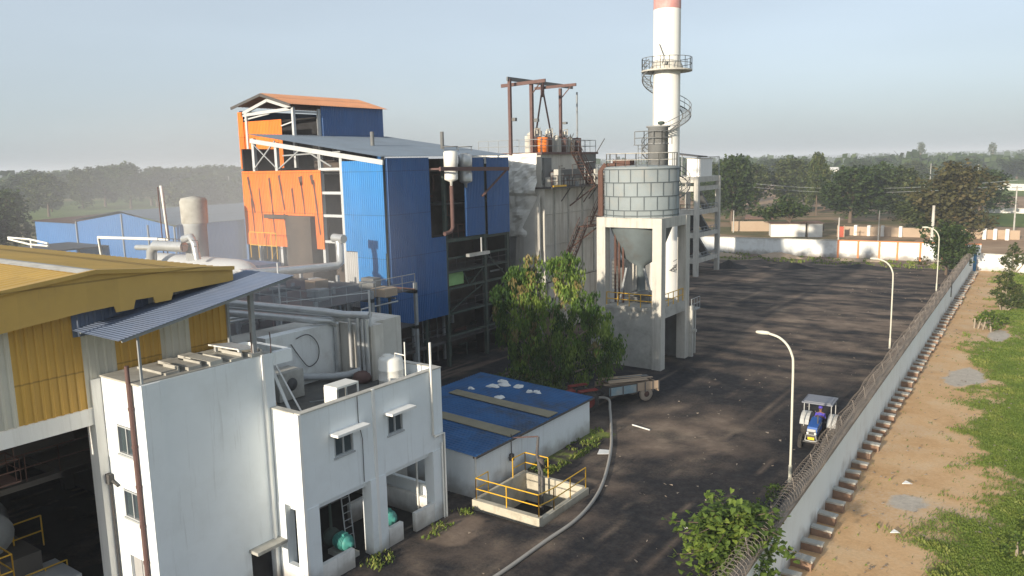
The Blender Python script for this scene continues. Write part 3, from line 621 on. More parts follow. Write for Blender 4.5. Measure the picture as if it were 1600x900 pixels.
P(lambda b: b.lathe([(0, -2), (.7, -1.9), (1.1, -1.2), (1.1, .2), (.8, .6), (.75, 1.5), (0, 1.6)], (-31.6, 10.4, 3.4), 20, 'x'), 'casing', 'steel', m_)
P(lambda b: b.tube([(-31.5, 10.4, 4.4), (-31.5, 10.4, 5.4), (-31.5, 12.2, 5.8), (-31.5, 14, 5.8)], .35, 12), 'steam_pipe', 'hallin', m_)
tb = MB().cyl((-29.5, 11.0, 7.0), (-29.5, 12.1, 7.0), .04, n=6); tb.build('tube_light', 'plastic', loc=(-29.5, 11.5, 7), label='slim white tube light hanging high in the hall opening', cat='light fitting')
MB().box(-30.2, -28.2, 11.2, 12.4, 0, 1.7).build('control_cabinet', 'steell', loc=(-29.2, 11.8, 0), label='pale grey cabinet low in the dark hall near the white column', cat='cabinet')
# ================================================================ BLUE CANOPY over the block's roof
cn = thing('roof_canopy', 'faded blue corrugated lean-to canopy on thin posts above the tall white block', 'canopy', (-25.3, 16, 9.1))
A = Vector((-26.8, 12.35, 10.80)); B = Vector((-23.9, 12.4, 10.78)); Cc = Vector((-23.9, 19.3, 11.95))
P(lambda b: b.corr(A, (Cc-B), (1, 0, -.01), (Cc-B).length, 2.9, .13, .014, (0, -.17, 1), lambda t: (-3.2*t/7.1*0, 2.9)), 'sheet', 'bluecan', cn)
P(lambda b: b.bar((-24.0, 12.5, 10.72), (-24.0, 19.2, 11.86), .06, .1).bar((-26.6, 12.5, 10.72), (-26.6, 19.2, 11.86), .06, .1), 'purlin', 'steel', cn)
for x, y, t_ in ((-24.33, 13.2, .07), (-24.4, 17.6, .16), (-26.3, 17.9, .1)):
    P(lambda b: b.box(x-t_/2, x+t_/2, y-t_/2, y+t_/2, 9.1, 10.78+(y-12.4)*.17-.08), 'post', 'steel', cn)
# ================================================================ things on the terrace
t = thing('water_tank', 'round white plastic water tank at the far corner of the pump house terrace', 'tank', (-24.35, 24.6, 6.2))
P(lambda b: b.lathe([(0, 0), (.52, 0), (.55, .04), (.55, .3), (.57, .33), (.55, .36), (.55, .75), (.57, .78), (.55, .81), (.54, 1.2), (.48, 1.3), (.2, 1.36), (0, 1.36)], (-24.35, 24.6, 6.24), 24), 'shell', 'plastic', t)
P(lambda b: b.lathe([(.2, 0), (.2, .08), (0, .1)], (-24.5, 24.55, 7.58), 12), 'lid', 'plastic', t)
P(lambda b: b.tube([(-23.55, 24.7, 6.2), (-23.55, 24.7, 8.3)], .03, 6).tube([(-23.55, 24.7, 7.7), (-24.1, 24.65, 7.75), (-24.1, 24.65, 7.5)], .03, 6), 'inlet_pipe', 'plastic', t)
def f(b):
    for x, y in ((-23.3, 20.5), (-23.3, 21.6), (-24.0, 20.5), (-24.0, 21.6)): b.box(x-.03, x+.03, y-.03, y+.03, 6.2, 7.25)
    b.box(-24.03, -23.27, 20.47, 21.63, 7.25, 7.33)
    b.box(-24.03, -23.27, 20.45, 20.5, 6.6, 7.25)
b = MB(); f(b); b.build('equipment_stand', 'plastic', loc=(-23.6, 21, 6.2), label='small white frame stand behind the pump house parapet', cat='stand')
for i, (xa, ya, xb, yb, zb, r, lab) in enumerate(((-24.0, 18.9, -26.2, 19.3, 8.9, .06, 'thick pale plank leaning on the terrace wall, nearest'), (-24.3, 19.6, -26.3, 19.6, 8.7, .035, 'thin pale batten leaning beside the thick plank'), (-25.3, 18.7, -26.4, 19.4, 8.4, .03, 'short brown batten leaning left of the thick plank'), (-25.0, 19.0, -26.4, 19.5, 8.1, .03, 'brown batten leaning between the planks'))):
    MB().bar((xa, ya, 6.22), (xb, yb, zb), r*2, r).build('plank', 'litter' if i < 2 else 'mud', loc=(xa, ya, 6.2), label=lab, cat='plank', group='planks leaning on the terrace')
MB().bar((-25.6, 21.0, 6.22), (-24.4, 23.2, 6.24), .05, .04).build('rod', 'steel', loc=(-25, 22, 6.2), label='thin grey rod lying on the dark terrace floor', cat='rod')
ac = thing('condenser_unit', 'grey outdoor cooling unit standing on the terrace by the tall block', 'cooling unit', (-27, 20.6, 6.2))
P(lambda b: b.box(-27.5, -26.5, 20.2, 21.5, 6.25, 7.45), 'housing', 'conc', ac)
P(lambda b: b.lathe([(0, 0), (.27, 0), (.27, .03), (0, .05)], (-26.49, 20.85, 6.9), 20, 'x'), 'fan_grille', 'dsteel', ac)
b = MB(); ladder(b, (-26.5, 19.0, 6.2), (-26.7, 19.1, 8.4), (0, .4, 0)); b.build('ladder', 'steel', loc=(-26.5, 19.2, 6.2), label='grey ladder standing in the terrace recess by the planks', cat='ladder')
b = MB().lathe([(0, 0), (.38, .04), (.45, .2), (.36, .42), (.2, .5), (0, .52)], (-26.0, 24.4, 6.2), 14); b.build('sack', 'pinkrust', loc=(-26.0, 24.4, 6.2), label='dull red bundle slumped beside the white tank', cat='sack')
# stair-head wall and duct block behind the terrace
sw = thing('duct_room', 'white and stained grey walled room behind the terrace with steel pipes running over it', 'building', (-29, 24, 0))
P(lambda b: b.box(-28.6, -28.0, 20.8, 24.8, -.1, 8.7), 'wall', 'white2', sw)
P(lambda b: b.box(-28.6, -25.7, 24.8, 25.6, 6.2, 8.75).box(-28.6, -26.5, 25.6, 27.6, -.1, 8.7), 'wall', 'esp', sw)
P(lambda b: b.box(-31.5, -28.6, 20.8, 27.6, -.1, 8.3), 'rear_block', 'conc', sw)
for x in (-27.8, -26.9, -26.35, -26.05, -25.8):
    P(lambda b: b.tube([(x, 24.65, 9.1 if x > -27 else 8.9), (x, 24.65, 6.3)], .14 if x < -27 else .09, 10), 'standpipe', 'pipe', sw)
P(lambda b: b.tube([(-34.5, 21.0, 9.9), (-28.0, 24.1, 9.35), (-27.2, 24.6, 9.2), (-25.8, 24.9, 9.25)], .17, 10), 'header_pipe', 'pipe', sw)
P(lambda b: b.tube([(-34.5, 20.6, 9.5), (-28.4, 23.7, 8.98), (-27.8, 24.3, 8.9), (-27.8, 24.6, 8.7)], .17, 10), 'header_pipe', 'pipe', sw)
P(lambda b: b.tube([(-34.5, 21.3, 9.55), (-28.1, 24.5, 9.0), (-26.2, 24.9, 8.95)], .13, 10), 'header_pipe', 'pipe', sw)
P(lambda b: b.tube([(-27.9, 22.6, 6.6), (-27.2, 23.8, 6.45), (-26.7, 24.3, 6.5), (-26.2, 24.6, 6.7)], .16, 10), 'low_duct', 'steell', sw)
P(lambda b: b.tube(smooth([(-27.96, 22.4, 8.4), (-27.9, 22.9, 8.5), (-27.9, 23.3, 8.3), (-27.9, 23.6, 7.8), (-27.9, 23.5, 7.2), (-27.9, 23.0, 7.0), (-27.9, 22.6, 7.4), (-27.96, 22.1, 8.2)]), .022, 5), 'cable', 'dsteel', sw)
P(lambda b: b.tube([(-25.75, 24.85, 8.7), (-25.75, 24.85, 10.4)], .05, 6).tube([(-25.75, 24.85, 10.3), (-28.3, 22, 10.1)], .02, 4), 'mast', 'steell', sw)
# ================================================================ SHED with the blue roof
sh = thing('low_shed', 'long low white shed with a dirty blue sheet roof beside the railed pit', 'shed', (-26, 33.6, 0))
P(lambda b: b.box(-22.8, -22.55, 28.1, 39.1, -.1, 2.15).box(-30.4, -22.8, 28.1, 28.35, -.1, 2.2).box(-30.4, -22.8, 38.85, 39.1, -.1, 2.2).box(-30.6, -30.4, 28.1, 39.1, -.1, 2.4), 'wall', 'bluewhite', sh)
P(lambda b: b.corr((-30.7, 27.95, 2.55), (0, 1, 0), (8.35, 0, -.34), 11.3, 8.36, .25, .035, (0.04, 0, 1)), 'roof', 'blueroof', sh)
for y in (30.9, 34.5): P(lambda b: b.poly([(-29.5, y, 2.56), (-22.45, y, 2.275), (-22.45, y+.95, 2.275), (-29.5, y+.8, 2.56)], (0, 0, .03)), 'skylight_sheet', 'tanstrip', sh)
P(lambda b: b.box(-22.5, -22.3, 27.93, 39.3, 2.1, 2.19), 'gutter', 'dsteel', sh)
P(lambda b: b.tube([(-22.5, 28.13, 2.1), (-22.5, 28.13, 0)], .045, 6), 'downpipe', 'plastic', sh)
P(lambda b: b.box(-22.53, -22.35, 30.9, 31.1, 1.0, 1.35).tube([(-22.45, 31, 2.4), (-22.45, 31, 1.3)], .03, 5).tube([(-22.45, 30.8, 1.2), (-22.45, 31.15, 1.2)], .05, 5), 'switch_box', 'dsteel', sh)
P(lambda b: b.tube([(-22.45, 31.0, 2.2), (-22.0, 31.4, 2.2), (-21.4, 31.9, 2.2)], .035, 6), 'pipe_arm', 'pinkrust', sh)
def _crumple(x, y, z, s):
    r = random.Random(int(x*100)); b = MB(); n = 11; v = []
    for j, q in enumerate((1, .75, .35, 0)):
        for k in range(n): a = 2*math.pi*k/n; w_ = s*q*(1+r.uniform(-.35, .35)); v.append((x+w_*math.cos(a)*1.3, y+w_*math.sin(a), z+(0, .07, .10, .09)[j]+(r.uniform(-.03, .05) if j else 0)))
    return b.add(v, [(j*n+k, j*n+(k+1) % n, (j+1)*n+(k+1) % n, (j+1)*n+k) for j in range(3) for k in range(n)])
for i, (px_, py_, s_) in enumerate(((-28.2, 37.2, .42), (-27.8, 37.9, .4), (-28.3, 38.3, .32), (-26.9, 38.1, .34), (-26.6, 35.7, .34), (-25.8, 37.6, .26), (-25.4, 37.8, .26), (-29.0, 36.0, .2))):
    zz = 2.56-.04*(px_+30.7)+.02
    _crumple(px_, py_, zz, s_*.8).build('litter_bag', 'litter', loc=(px_, py_, zz),
        label='crumpled white plastic bag lying on the blue shed roof', cat='litter', group='white litter bags on the shed roof')
# ================================================================ PIT with yellow rails
pt = thing('effluent_pit', 'square concrete pit of dark water with yellow pipe railings in front of the low shed', 'pit', (-20.3, 29.6, 0))
x0, x1, y0, y1 = -22.2, -18.4, 27.4, 31.8
P(lambda b: b.box(x0, x1, y0, y0+.28, -1.8, .32).box(x1-.25, x1, y0+.28, y1, -1.8, .18).box(x0, x0+.2, y0+.28, y1, -1.8, .3).box(x0+.2, x1-.25, y1-.2, y1, -1.8, .22), 'wall', 'pit', pt)
P(lambda b: b.box(x0+.2, x1-.25, y0+.28, y1-.2, -1.3, -1.25), 'water', 'water', pt)
for r_ in ([(x0+.15, y0+1.1, .3), (x0+.15, y0+.14, .3), (x1-.12, y0+.14, .3), (x1-.12, y0+1.4, .18)], [(x1-.12, y0+1.4, .18), (x1-.12, y1-.1, .18)], [(x0+1.5, y1-.1, .22), (x0+.1, y1-.1, .22), (x0+.1, y1-1.2, .25)]):
    P(lambda b: rail(b, r_, 1.05, 1.5, .028), 'railing', 'yrail', pt)
P(lambda b: b.tube([(-20.9, 31.2, -1.2), (-20.9, 31.2, 1.0), (-21.3, 31.6, 1.3), (-21.4, 31.9, 2.2)], .07, 8).lathe([(0, 0), (.2, 0), (.2, .25), (.12, .5), (0, .5)], (-21.0, 31.5, .75), 12).tube([(-20.6, 31.0, -1.2), (-20.6, 31.0, .8), (-20.9, 31.2, 1.0)], .06, 8), 'suction_pump', 'dsteel', pt)
# ================================================================ pipe lying along the road
hp = [(-25.6, 43.5, .25), (-24.8, 43.9, .55), (-23.9, 43.9, .6), (-23.3, 43.0, .3), (-22.31, 41.3, .08), (-20.3, 37.6, .08), (-18.6, 33.84, .08), (-17.68, 31.16, .08), (-17.24, 28.63, .08), (-17.29, 26.08, .08), (-17.33, 22.94, .08), (-17.6, 19.5, .08)]
b = MB(); b.tube(smooth(hp), .085, 8); b.build('drain_hose', 'hose', loc=(-17.7, 31, 0), label='long grey pipe curving along the coal yard past the pit', cat='hose')
for p, q, lab in (((-13.2, 30.2, .05), (-12.2, 31.4, .05), 'pale broken stick on the black road near the foreground tree'), ((-21.0, 41.6, .06), (-19.7, 41.3, .06), 'pale stick lying across the dirt between shed and trailer')):
    MB().tube([p, q], .05, 5).build('stick', 'litter', loc=p, label=lab, cat='stick')
MB().poly([(-20.4, 36.2, .06), (-19.8, 36.5, .09), (-20.0, 37.1, .07), (-20.6, 36.8, .1)], (0, 0, .02)).build('litter_sheet', 'litter', loc=(-20.2, 36.6, .05), label='white scrap of plastic on the dirt beside the shed', cat='litter')
# ================================================================ BOILER HOUSE
bh = thing('boiler_house', 'tall steel-framed boiler house clad in blue and orange corrugated sheets under grey and orange roofs', 'building', (-47, 47, 0))
Z3 = Vector((0, 0, 1))
YF = 40.2; XR = -39.5
def clad(m, pts_x=None, x0=0, x1=0, z0=0, z1=0, y=YF, lab=None, p=.2):
    b = MB(); b.corr((x0, y, z0), (1, 0, 0), (0, 0, 1), x1-x0, z1-z0, p, .035, (0, -1, 0)); return b.build('cladding', m, bh, label=lab)
def cladr(m, y0, y1, z0, z1, x=XR, lab=None, p=.2, edge=None):
    b = MB(); b.corr((x, y0, z0), (0, 1, 0), (0, 0, 1), y1-y0, z1-z0, p, .035, (1, 0, 0), edge); return b.build('cladding', m, bh, label=lab)
clad('bluelit', x0=-43.8, x1=-39.66, z0=9.75, z1=16.3, lab='brighter sunlit blue cladding strip')
clad('bluelit', x0=-42.6, x1=-39.75, z0=4.25, z1=9.75, lab='lower sunlit blue cladding strip')
clad('grey', x0=-43.9, x1=-42.6, z0=5.6, z1=9.7, lab='plain grey cladding strip')
# orange front, notched where a cast shadow lies on it
b = MB()
def e(t):
    x = -55.6+t
    return (0 if (x < -49.85 or x > -47.0) else 2.5, 5.95)
b.corr((-55.6, YF-.02, 9.75), (1, 0, 0), (0, 0, 1), 9.5, 5.95, .19, .04, (0, -1, 0), e); b.build('cladding', 'orange', bh, label='orange front cladding with dark strips for dent shade and a notch for a cast shadow')
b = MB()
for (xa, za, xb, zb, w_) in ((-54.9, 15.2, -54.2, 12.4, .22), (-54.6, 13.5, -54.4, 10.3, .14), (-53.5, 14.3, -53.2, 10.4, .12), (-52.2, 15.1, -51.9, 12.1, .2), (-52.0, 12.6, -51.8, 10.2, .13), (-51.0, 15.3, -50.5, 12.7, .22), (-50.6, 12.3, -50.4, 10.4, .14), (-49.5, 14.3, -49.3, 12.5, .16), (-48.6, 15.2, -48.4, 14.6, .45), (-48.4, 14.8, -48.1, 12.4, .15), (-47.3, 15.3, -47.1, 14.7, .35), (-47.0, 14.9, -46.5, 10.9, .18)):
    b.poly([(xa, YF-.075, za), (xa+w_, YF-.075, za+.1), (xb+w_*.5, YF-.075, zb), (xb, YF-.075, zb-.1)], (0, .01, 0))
b.build('dent_shade', M['rust'], bh)  # dark strips paint the shade in the dents of the sheets
clad('orange', x0=-60.3, x1=-55.0, z0=15.9, z1=19.95, y=44.0, lab='upper orange front cladding')
b = MB(); b.corr((-60.75, 43.9, 15.9), (1, 0, 0), (0, 0, 1), .7, 4.9, .2, .04, (0, -1, 0)); b.build('cladding', 'orange', bh, label='narrow orange strip at the far left corner')
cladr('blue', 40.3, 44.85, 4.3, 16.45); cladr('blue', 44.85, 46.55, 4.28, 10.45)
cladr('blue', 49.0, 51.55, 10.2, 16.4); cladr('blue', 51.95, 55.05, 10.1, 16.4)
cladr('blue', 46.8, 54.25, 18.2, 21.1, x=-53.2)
# roofs
def f(b): b.corr((-39.3, 39.7, 16.55), (0, 1, 0), (-14.5, 0, 2.05), 15.6, 14.65, .33, .03, (.14, 0, 1))
P(f, 'lower_roof', 'greyroof', bh)
P(lambda b: b.corr((-56.6, 43.3, 22.15), (0, 1, 0), (3.75, 0, -1.1), 11.3, 3.9, .33, .03, (.28, 0, 1)), 'upper_roof', 'orangeroof', bh)
P(lambda b: b.corr((-60.6, 43.3, 21.25), (0, 1, 0), (4.0, 0, .9), 11.3, 4.1, .33, .03, (-.22, 0, 1)), 'upper_roof', 'orangeroof', bh)
P(lambda b: b.bar((-60.7, 43.25, 21.1), (-56.6, 43.25, 22.0), .1, .22).bar((-56.6, 43.25, 22.0), (-52.8, 43.25, 20.95), .1, .22), 'verge_trim', 'dsteel', bh)
P(lambda b: b.bar((-60.3, 44, 20.6), (-56.6, 44, 21.6), .2, .25).bar((-56.6, 44, 21.6), (-53.4, 44, 20.75), .2, .25).bar((-60.3, 44, 20.5), (-53.3, 44, 20.75), .2, .25).bar((-60.3, 44.1, 20.1), (-56.6, 44.1, 20.5), .12, .12).bar((-55, 44, 19.4), (-53.4, 44, 19.7), .1), 'gable_frame', 'steell', bh)
for x, y in ((-59.6, 44), (-53.4, 44), (-53.4, 46.7), (-53.4, 54.2), (-60.3, 54.2)): P(lambda b: b.box(x-.12, x+.12, y-.12, y+.12, 15.9, 20.8), 'upper_column', 'steell', bh)
for z in (18.4, 20.4): P(lambda b: b.bar((-53.45, 44, z+.1), (-53.45, 54.2, z+.1), .12, .18), 'upper_girt', 'steell', bh)
P(lambda b: b.box(-60.5, -53.4, 54.2, 54.4, 15.5, 21).box(-60.6, -60.4, 44, 54.3, 15.5, 20.9), 'upper_rear_cladding', 'blue', bh)
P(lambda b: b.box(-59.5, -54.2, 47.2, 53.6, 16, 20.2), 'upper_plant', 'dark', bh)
for y in (45.6, 51.2): P(lambda b: b.cyl((-46 if y < 50 else -43.5, y, 17.2), (-46 if y < 50 else -43.5, y, 18.6), .16, n=10), 'roof_vent', 'espd', bh)
# front frame: columns, girts, roof truss
for x in (-54.1, -51.3, -46.3, -44.0, -39.8): P(lambda b: b.box(x-.14, x+.14, YF+.08, YF+.36, 0 if x > -45 else 8.2, 16.45+(-39.3-x)*.141-.25), 'column', 'steell' if x != -39.8 else 'green', bh)
for z in (15.75, 14.0, 12.3, 10.35): P(lambda b: b.box(-46.3, -43.8, YF+.05, YF+.2, z-.1, z+.1), 'girt', 'steell', bh)
P(lambda b: b.bar((-54.2, YF, 18.1), (-39.6, YF, 16.15), .14, .34), 'roof_beam', 'steell', bh)
P(lambda b: b.bar((-54.1, YF+.1, 15.85), (-51.3, YF+.1, 18.0), .1).bar((-51.3, YF+.1, 15.9), (-54.1, YF+.1, 17.9), .08).bar((-51, YF+.1, 15.85), (-48.5, YF+.1, 17.2), .1).bar((-50.5, YF+.15, 16.85), (-44, YF+.15, 17.0), .1).bar((-47.8, YF+.1, 17.2), (-45, YF+.1, 15.95), .1).bar((-46.3, YF+.1, 15.8), (-46.3, YF+.1, 17.2), .12).bar((-48.6, YF+3.6, 17.3), (-48.6, YF+3.6, 15.8), .1), 'truss_bracing', 'steel', bh)
P(lambda b: b.box(-56, -39.9, YF+.3, YF+.5, 15.4, 15.6).box(-56, -39.9, YF+.3, 55, 15.42, 15.55), 'upper_floor', 'dsteel', bh)
for x in (-53.9, -52.9, -51.9, -50.9, -50.0, -48.4): P(lambda b: b.box(x-.09, x+.09, YF+.3, YF+.48, 2, 9.8), 'lower_column', 'dsteel', bh)
P(lambda b: b.bar((-53.9, YF+.4, 7.8), (-51.9, YF+.4, 9.7), .08).bar((-50.0, YF+.4, 7.8), (-51.9, YF+.4, 9.7), .08).bar((-50.9, YF+.4, 9.6), (-48.4, YF+.4, 7.8), .08), 'lower_bracing', 'dsteel', bh)
# the boiler within, floors, rear sheets
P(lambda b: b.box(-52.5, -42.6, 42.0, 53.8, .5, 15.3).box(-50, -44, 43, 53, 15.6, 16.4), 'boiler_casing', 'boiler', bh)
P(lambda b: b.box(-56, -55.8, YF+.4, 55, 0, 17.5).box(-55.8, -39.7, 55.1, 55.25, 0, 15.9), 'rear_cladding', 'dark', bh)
P(lambda b: b.box(-49.85, -47.0, YF-.5, YF+1.3, 7.4, 12.25).box(-52.6, -49.85, YF-.45, YF-.25, 12.0, 12.3), 'shadow_block', 'boiler', bh)  # dark box and bar added in place of a cast shadow
for z in (12.9, 10.15, 7.6, 4.2, 2.0): P(lambda b: b.box(-43, -39.9, 46.7 if z > 4 else 41, 54.9, z-.1, z), 'floor_grating', 'dsteel', bh)
for y, x in ((46.75, -39.75), (51.7, -39.75), (54.9, -39.75), (44.4, -40.0), (43.0, -41.8), (49.4, -41.9)):
    P(lambda b: b.box(x-.13, x+.13, y-.13, y+.13, 0, 16.3), 'column', 'green', bh)
P(lambda b: b.box(-41.0, -40.3, 51.95, 52.9, 0, 10.0), 'down_duct', 'dark', bh)
for z, th in ((10.0, .28), (8.6, .14), (7.5, .14), (6.2, .16), (4.2, .16), (2.4, .14)): P(lambda b: b.box(-39.85, -39.65, 46.9, 54.8, z-th/2, z+th/2), 'beam', 'green', bh)
P(lambda b: b.bar((-39.8, 46.9, 4.3), (-39.8, 51.6, 6.1), .09).bar((-39.8, 49.8, 6.3), (-39.8, 51.5, 7.4), .08).bar((-39.8, 52, 2.4), (-39.8, 54.8, 6.1), .09).bar((-39.8, 54.8, 6.3), (-39.8, 52.0, 8.5), .09).bar((-39.8, 49.6, 6.2), (-39.8, 48.9, 7.4), .08), 'brace', 'green', bh)
P(lambda b: rail(b, [(-39.7, 46.9, 10.2), (-39.7, 49.0, 10.2)], 1.0, .8, .03), 'railing', 'rust', bh)
P(lambda b: [rail(b, [(-39.75, 46.9, z), (-39.75, 54.8, z)], .95, 1.1, .022) for z in (4.25, 7.65)], 'railing', 'dsteel', bh)
P(lambda b: b.box(-40.2, -40.1, 47.1, 49.3, 6.35, 7.5), 'green_sheet', 'greens', bh)
P(lambda b: b.box(-39.3, -38.95, 48.7, 51.4, 8.6, 8.85).tube([(-39.2, 50.6, 8.8), (-39.2, 50.6, 10.0)], .07, 8), 'pipe_spool', 'pipe', bh)
R2 = random.Random(3)
for k in range(9):
    y = 40.9+k*.95; x = -40.4-R2.random()*1.6; z1 = R2.uniform(3.4, 4.6)
    P(lambda b: b.tube([(x, y, 0), (x, y, z1), (x-1.5, y, z1)], R2.choice((.06, .1, .14)), 8), 'small_pipe', R2.choice(('green', 'espd', 'steel')), bh)
for k in range(14):
    y = R2.uniform(47, 54.4); z = R2.uniform(1, 9.5); x = -40.3-R2.random()*1.5; L_ = R2.uniform(.8, 2.5)
    P(lambda b: b.tube([(x, y, z), (x, y+L_, z), (x, y+L_, z-1.0)], R2.choice((.05, .08, .15)), 8), 'small_pipe', R2.choice(('green', 'dsteel', 'steel', 'rust')), bh)
for k in range(8):
    y = R2.uniform(45.2, 48.6); z = R2.uniform(10.6, 15.5); x = -40.4-R2.random()*1.2
    P(lambda b: b.tube([(x, y, z), (x, y, z+1.2), (x, y+1.0, z+1.2)], R2.choice((.05, .1)), 8), 'small_pipe', R2.choice(('green', 'steel', 'rust')), bh)
P(lambda b: rail(b, [(-39.9, 41.0, 2.2), (-39.9, 46.7, 2.2)], 1.0, 1.0, .03).box(-40.6, -39.9, 41, 46.6, 2.0, 2.12), 'lower_walkway', 'dsteel', bh)
# two silencer drums and the rusty bracket and pipe on the right face
for nm, y, m, z1 in (('silencer', 46.7, 'plastic', 16.6), ('silencer', 48.45, 'pipe', 16.95)):
    t = thing('silencer', ('cream silencer drum hung on the boiler house side, nearer' if y < 47 else 'grey silencer drum hung on the boiler house side, farther'), 'silencer', (-39.0, y, 14), 'silencer drums on the boiler house')
    P(lambda b: b.lathe([(0, .0), (.1, 0), (.12, .3), (.5, .45), (.52, .5), (.52, 1.15), (.46, 1.2), (.46, 1.35), (.54, 1.4), (.54, 2.5), (.45, 2.6), (0, 2.65)], (-38.9, y, 14.3 if y < 47 else 14.1), 18), 'drum', m, t)
    P(lambda b: b.lathe([(.6, 0), (.6, .06), (0, .06)], (-38.9, y, 17.2), 14).tube([(-39.3, y-.3, 16.9), (-39.3, y-.3, 17.2)], .03, 4).tube([(-38.5, y+.3, 16.9), (-38.5, y+.3, 17.2)], .03, 4), 'rain_cap', 'espd', t)
P(lambda b: b.tube([(-38.9, 46.7, 14.3), (-38.9, 46.7, 11.1), (-38.9, 46.4, 10.8), (-38.9, 45.7, 10.7)], .16, 10), 'drain_line', 'pinkrust', bh)
P(lambda b: b.bar((-38.2, 44.6, 15.6), (-38.2, 53.2, 15.45), .18, .3).bar((-38.2, 53.0, 15.4), (-39.3, 51.0, 13.3), .12, .14).bar((-39.4, 44.9, 15.6), (-38.2, 44.9, 15.6), .14).bar((-39.4, 53.1, 15.5), (-38.2, 53.1, 15.45), .14), 'bracket', 'pinkrust', bh)
# ================================================================ insulated pipe in front, rack and clutter between hall and boiler house
sp_ = thing('steam_pipe', 'thick silver insulated pipe rising in front of the boiler house cladding', 'pipe', (-43, 38, 9))
P(lambda b: b.tube([(-39.0, 27.5, 9.95), (-40.4, 33.0, 9.45), (-41.0, 35.8, 9.25), (-40.9, 36.6, 9.25), (-40.85, 36.9, 9.45), (-40.9, 36.95, 10.4), (-41.0, 37, 10.9)], .27, 12), 'pipe_run', 'pipe', sp_)
P(lambda b: b.tube([(-41.5, 37, 11.1), (-40.5, 37, 11.05)], .3, 14), 'elbow', 'pipe', sp_)
rk = thing('pipe_rack', 'rusty steel rack crowded with pipes between the ochre hall and the boiler house', 'pipe rack', (-40, 33, 0))
R3 = random.Random(11)
for x in (-47, -43, -39, -35.5):
    for y in (30.0, 34.5, 38.5):
        P(lambda b: b.box(x-.1, x+.1, y-.1, y+.1, 0, 8.2), 'post', 'steel', rk)
for z in (5.2, 7.6):
    for y in (30.0, 34.5, 38.5): P(lambda b: b.box(-47.1, -35.4, y-.1, y+.1, z-.12, z+.12), 'beam', 'green', rk)
    P(lambda b: b.box(-47, -35.5, 30, 38.5, z+.12, z+.16), 'deck', 'dsteel', rk)
for k in range(26):
    x = R3.uniform(-47, -35); y = R3.uniform(28.6, 38); z = R3.uniform(5.5, 8.3); L_ = R3.uniform(2, 5)
    m = R3.choice(('pipe', 'steel', 'rust', 'steell', 'dsteel', 'pinkrust', 'yellowwall' if k == 5 else 'steel'))
    if k % 2: P(lambda b: b.tube([(x, y, z), (x-L_, y, z), (x-L_, y, z-1.5)], R3.choice((.06, .1, .16)), 8), 'pipe_run', m, rk)
    else: P(lambda b: b.tube([(x, y, z), (x, y-L_, z), (x, y-L_, z-1.2)], R3.choice((.06, .09, .14)), 8), 'pipe_run', m, rk)
for k in range(10):
    x = R3.uniform(-46, -35); y = R3.uniform(29.5, 37); z = 7.76
    P(lambda b: b.box(x, x+R3.uniform(.5, 1.4), y, y+R3.uniform(.4, 1.2), z, z+R3.uniform(.3, .9)), 'housing', R3.choice(('steel', 'mud', 'conc', 'espd')), rk)
P(lambda b: rail(b, [(-47, 30, 7.8), (-35.5, 30, 7.8), (-35.5, 38.5, 7.8)], 1.0, 1.3, .028), 'railing', 'steel', rk)
mp = MB().tube([(-34.2, 26.5, 5), (-34.2, 26.5, 11.0)], .05, 6); mp.build('mast', 'steell', loc=(-34.2, 26.5, 0), label='thin grey mast rising beside the silver pipes and the grey cladding', cat='mast')
blk = thing('service_block', 'low grey concrete service block below the pipe rack', 'building', (-33, 30, 0))
P(lambda b: b.box(-35.2, -30.9, 20.0, 29.4, 0, 6.4), 'wall', 'conc', blk); P(lambda b: b.box(-35.3, -30.8, 19.9, 29.5, 6.4, 6.6), 'roof', 'roofc', blk)
# ================================================================ deaerator tower, vessel, goalpost pipe at left
dv = thing('deaerator', 'weathered vertical cylinder on a long horizontal silver vessel behind the ochre roof', 'vessel', (-56, 36, 7))
P(lambda b: b.lathe([(0, -1.5), (.86, -1.5), (.86, 1.6), (.9, 1.62), (.9, 1.7), (.95, 1.75), (.98, 3.5), (.85, 3.7), (0, 3.85)], (-56.2, 36, 10.0), 24), 'column_vessel', 'steell', dv)
P(lambda b: b.lathe([(.99, 1.8), (1.02, 3.5), (.9, 3.74), (0, 3.9)], (-56.2, 36, 10.0), 24), 'weathered_jacket', 'conc', dv)
P(lambda b: b.lathe([(0, -7.2), (.8, -7.0), (1.2, -6.2), (1.3, -5.5), (1.3, 5.2), (1.2, 5.9), (.8, 6.7), (0, 6.9)], (-56.2, 36, 7.9), 24, 'x'), 'drum', 'steell', dv)
P(lambda b: b.tube([(-59.5, 34.0, 8.2), (-59.3, 34, 9.6), (-58.7, 34, 10.1), (-56.6, 34.2, 10.1), (-55.4, 34.4, 10.1)], .4, 12).tube([(-55.4, 34.4, 10.7), (-54.4, 34.4, 10.9), (-54, 34.4, 10.4), (-53.8, 34.4, 9.2)], .28, 10).tube([(-61.8, 34.2, 9.8), (-58.8, 34.2, 9.9)], .22, 10), 'pipework', 'pipe', dv)
P(lambda b: rail(b, [(-58.6, 34.2, 9.8), (-53.2, 34.2, 9.8)], .9, 1.0, .03), 'railing', 'dsteel', dv)
P(lambda b: b.box(-62, -61.6, 35, 37, 0, 7.2).box(-51, -50.6, 35, 37, 0, 7.2).box(-57, -56.6, 35, 37, 0, 7.2), 'saddle', 'conc', dv)
P(lambda b: b.tube([(-60.4, 36, 7.0), (-60.4, 36, 14.2)], .05, 6).tube([(-61, 36, 7.0), (-61, 36, 14.6)], .05, 6), 'vent_mast', 'pinkrust', dv)
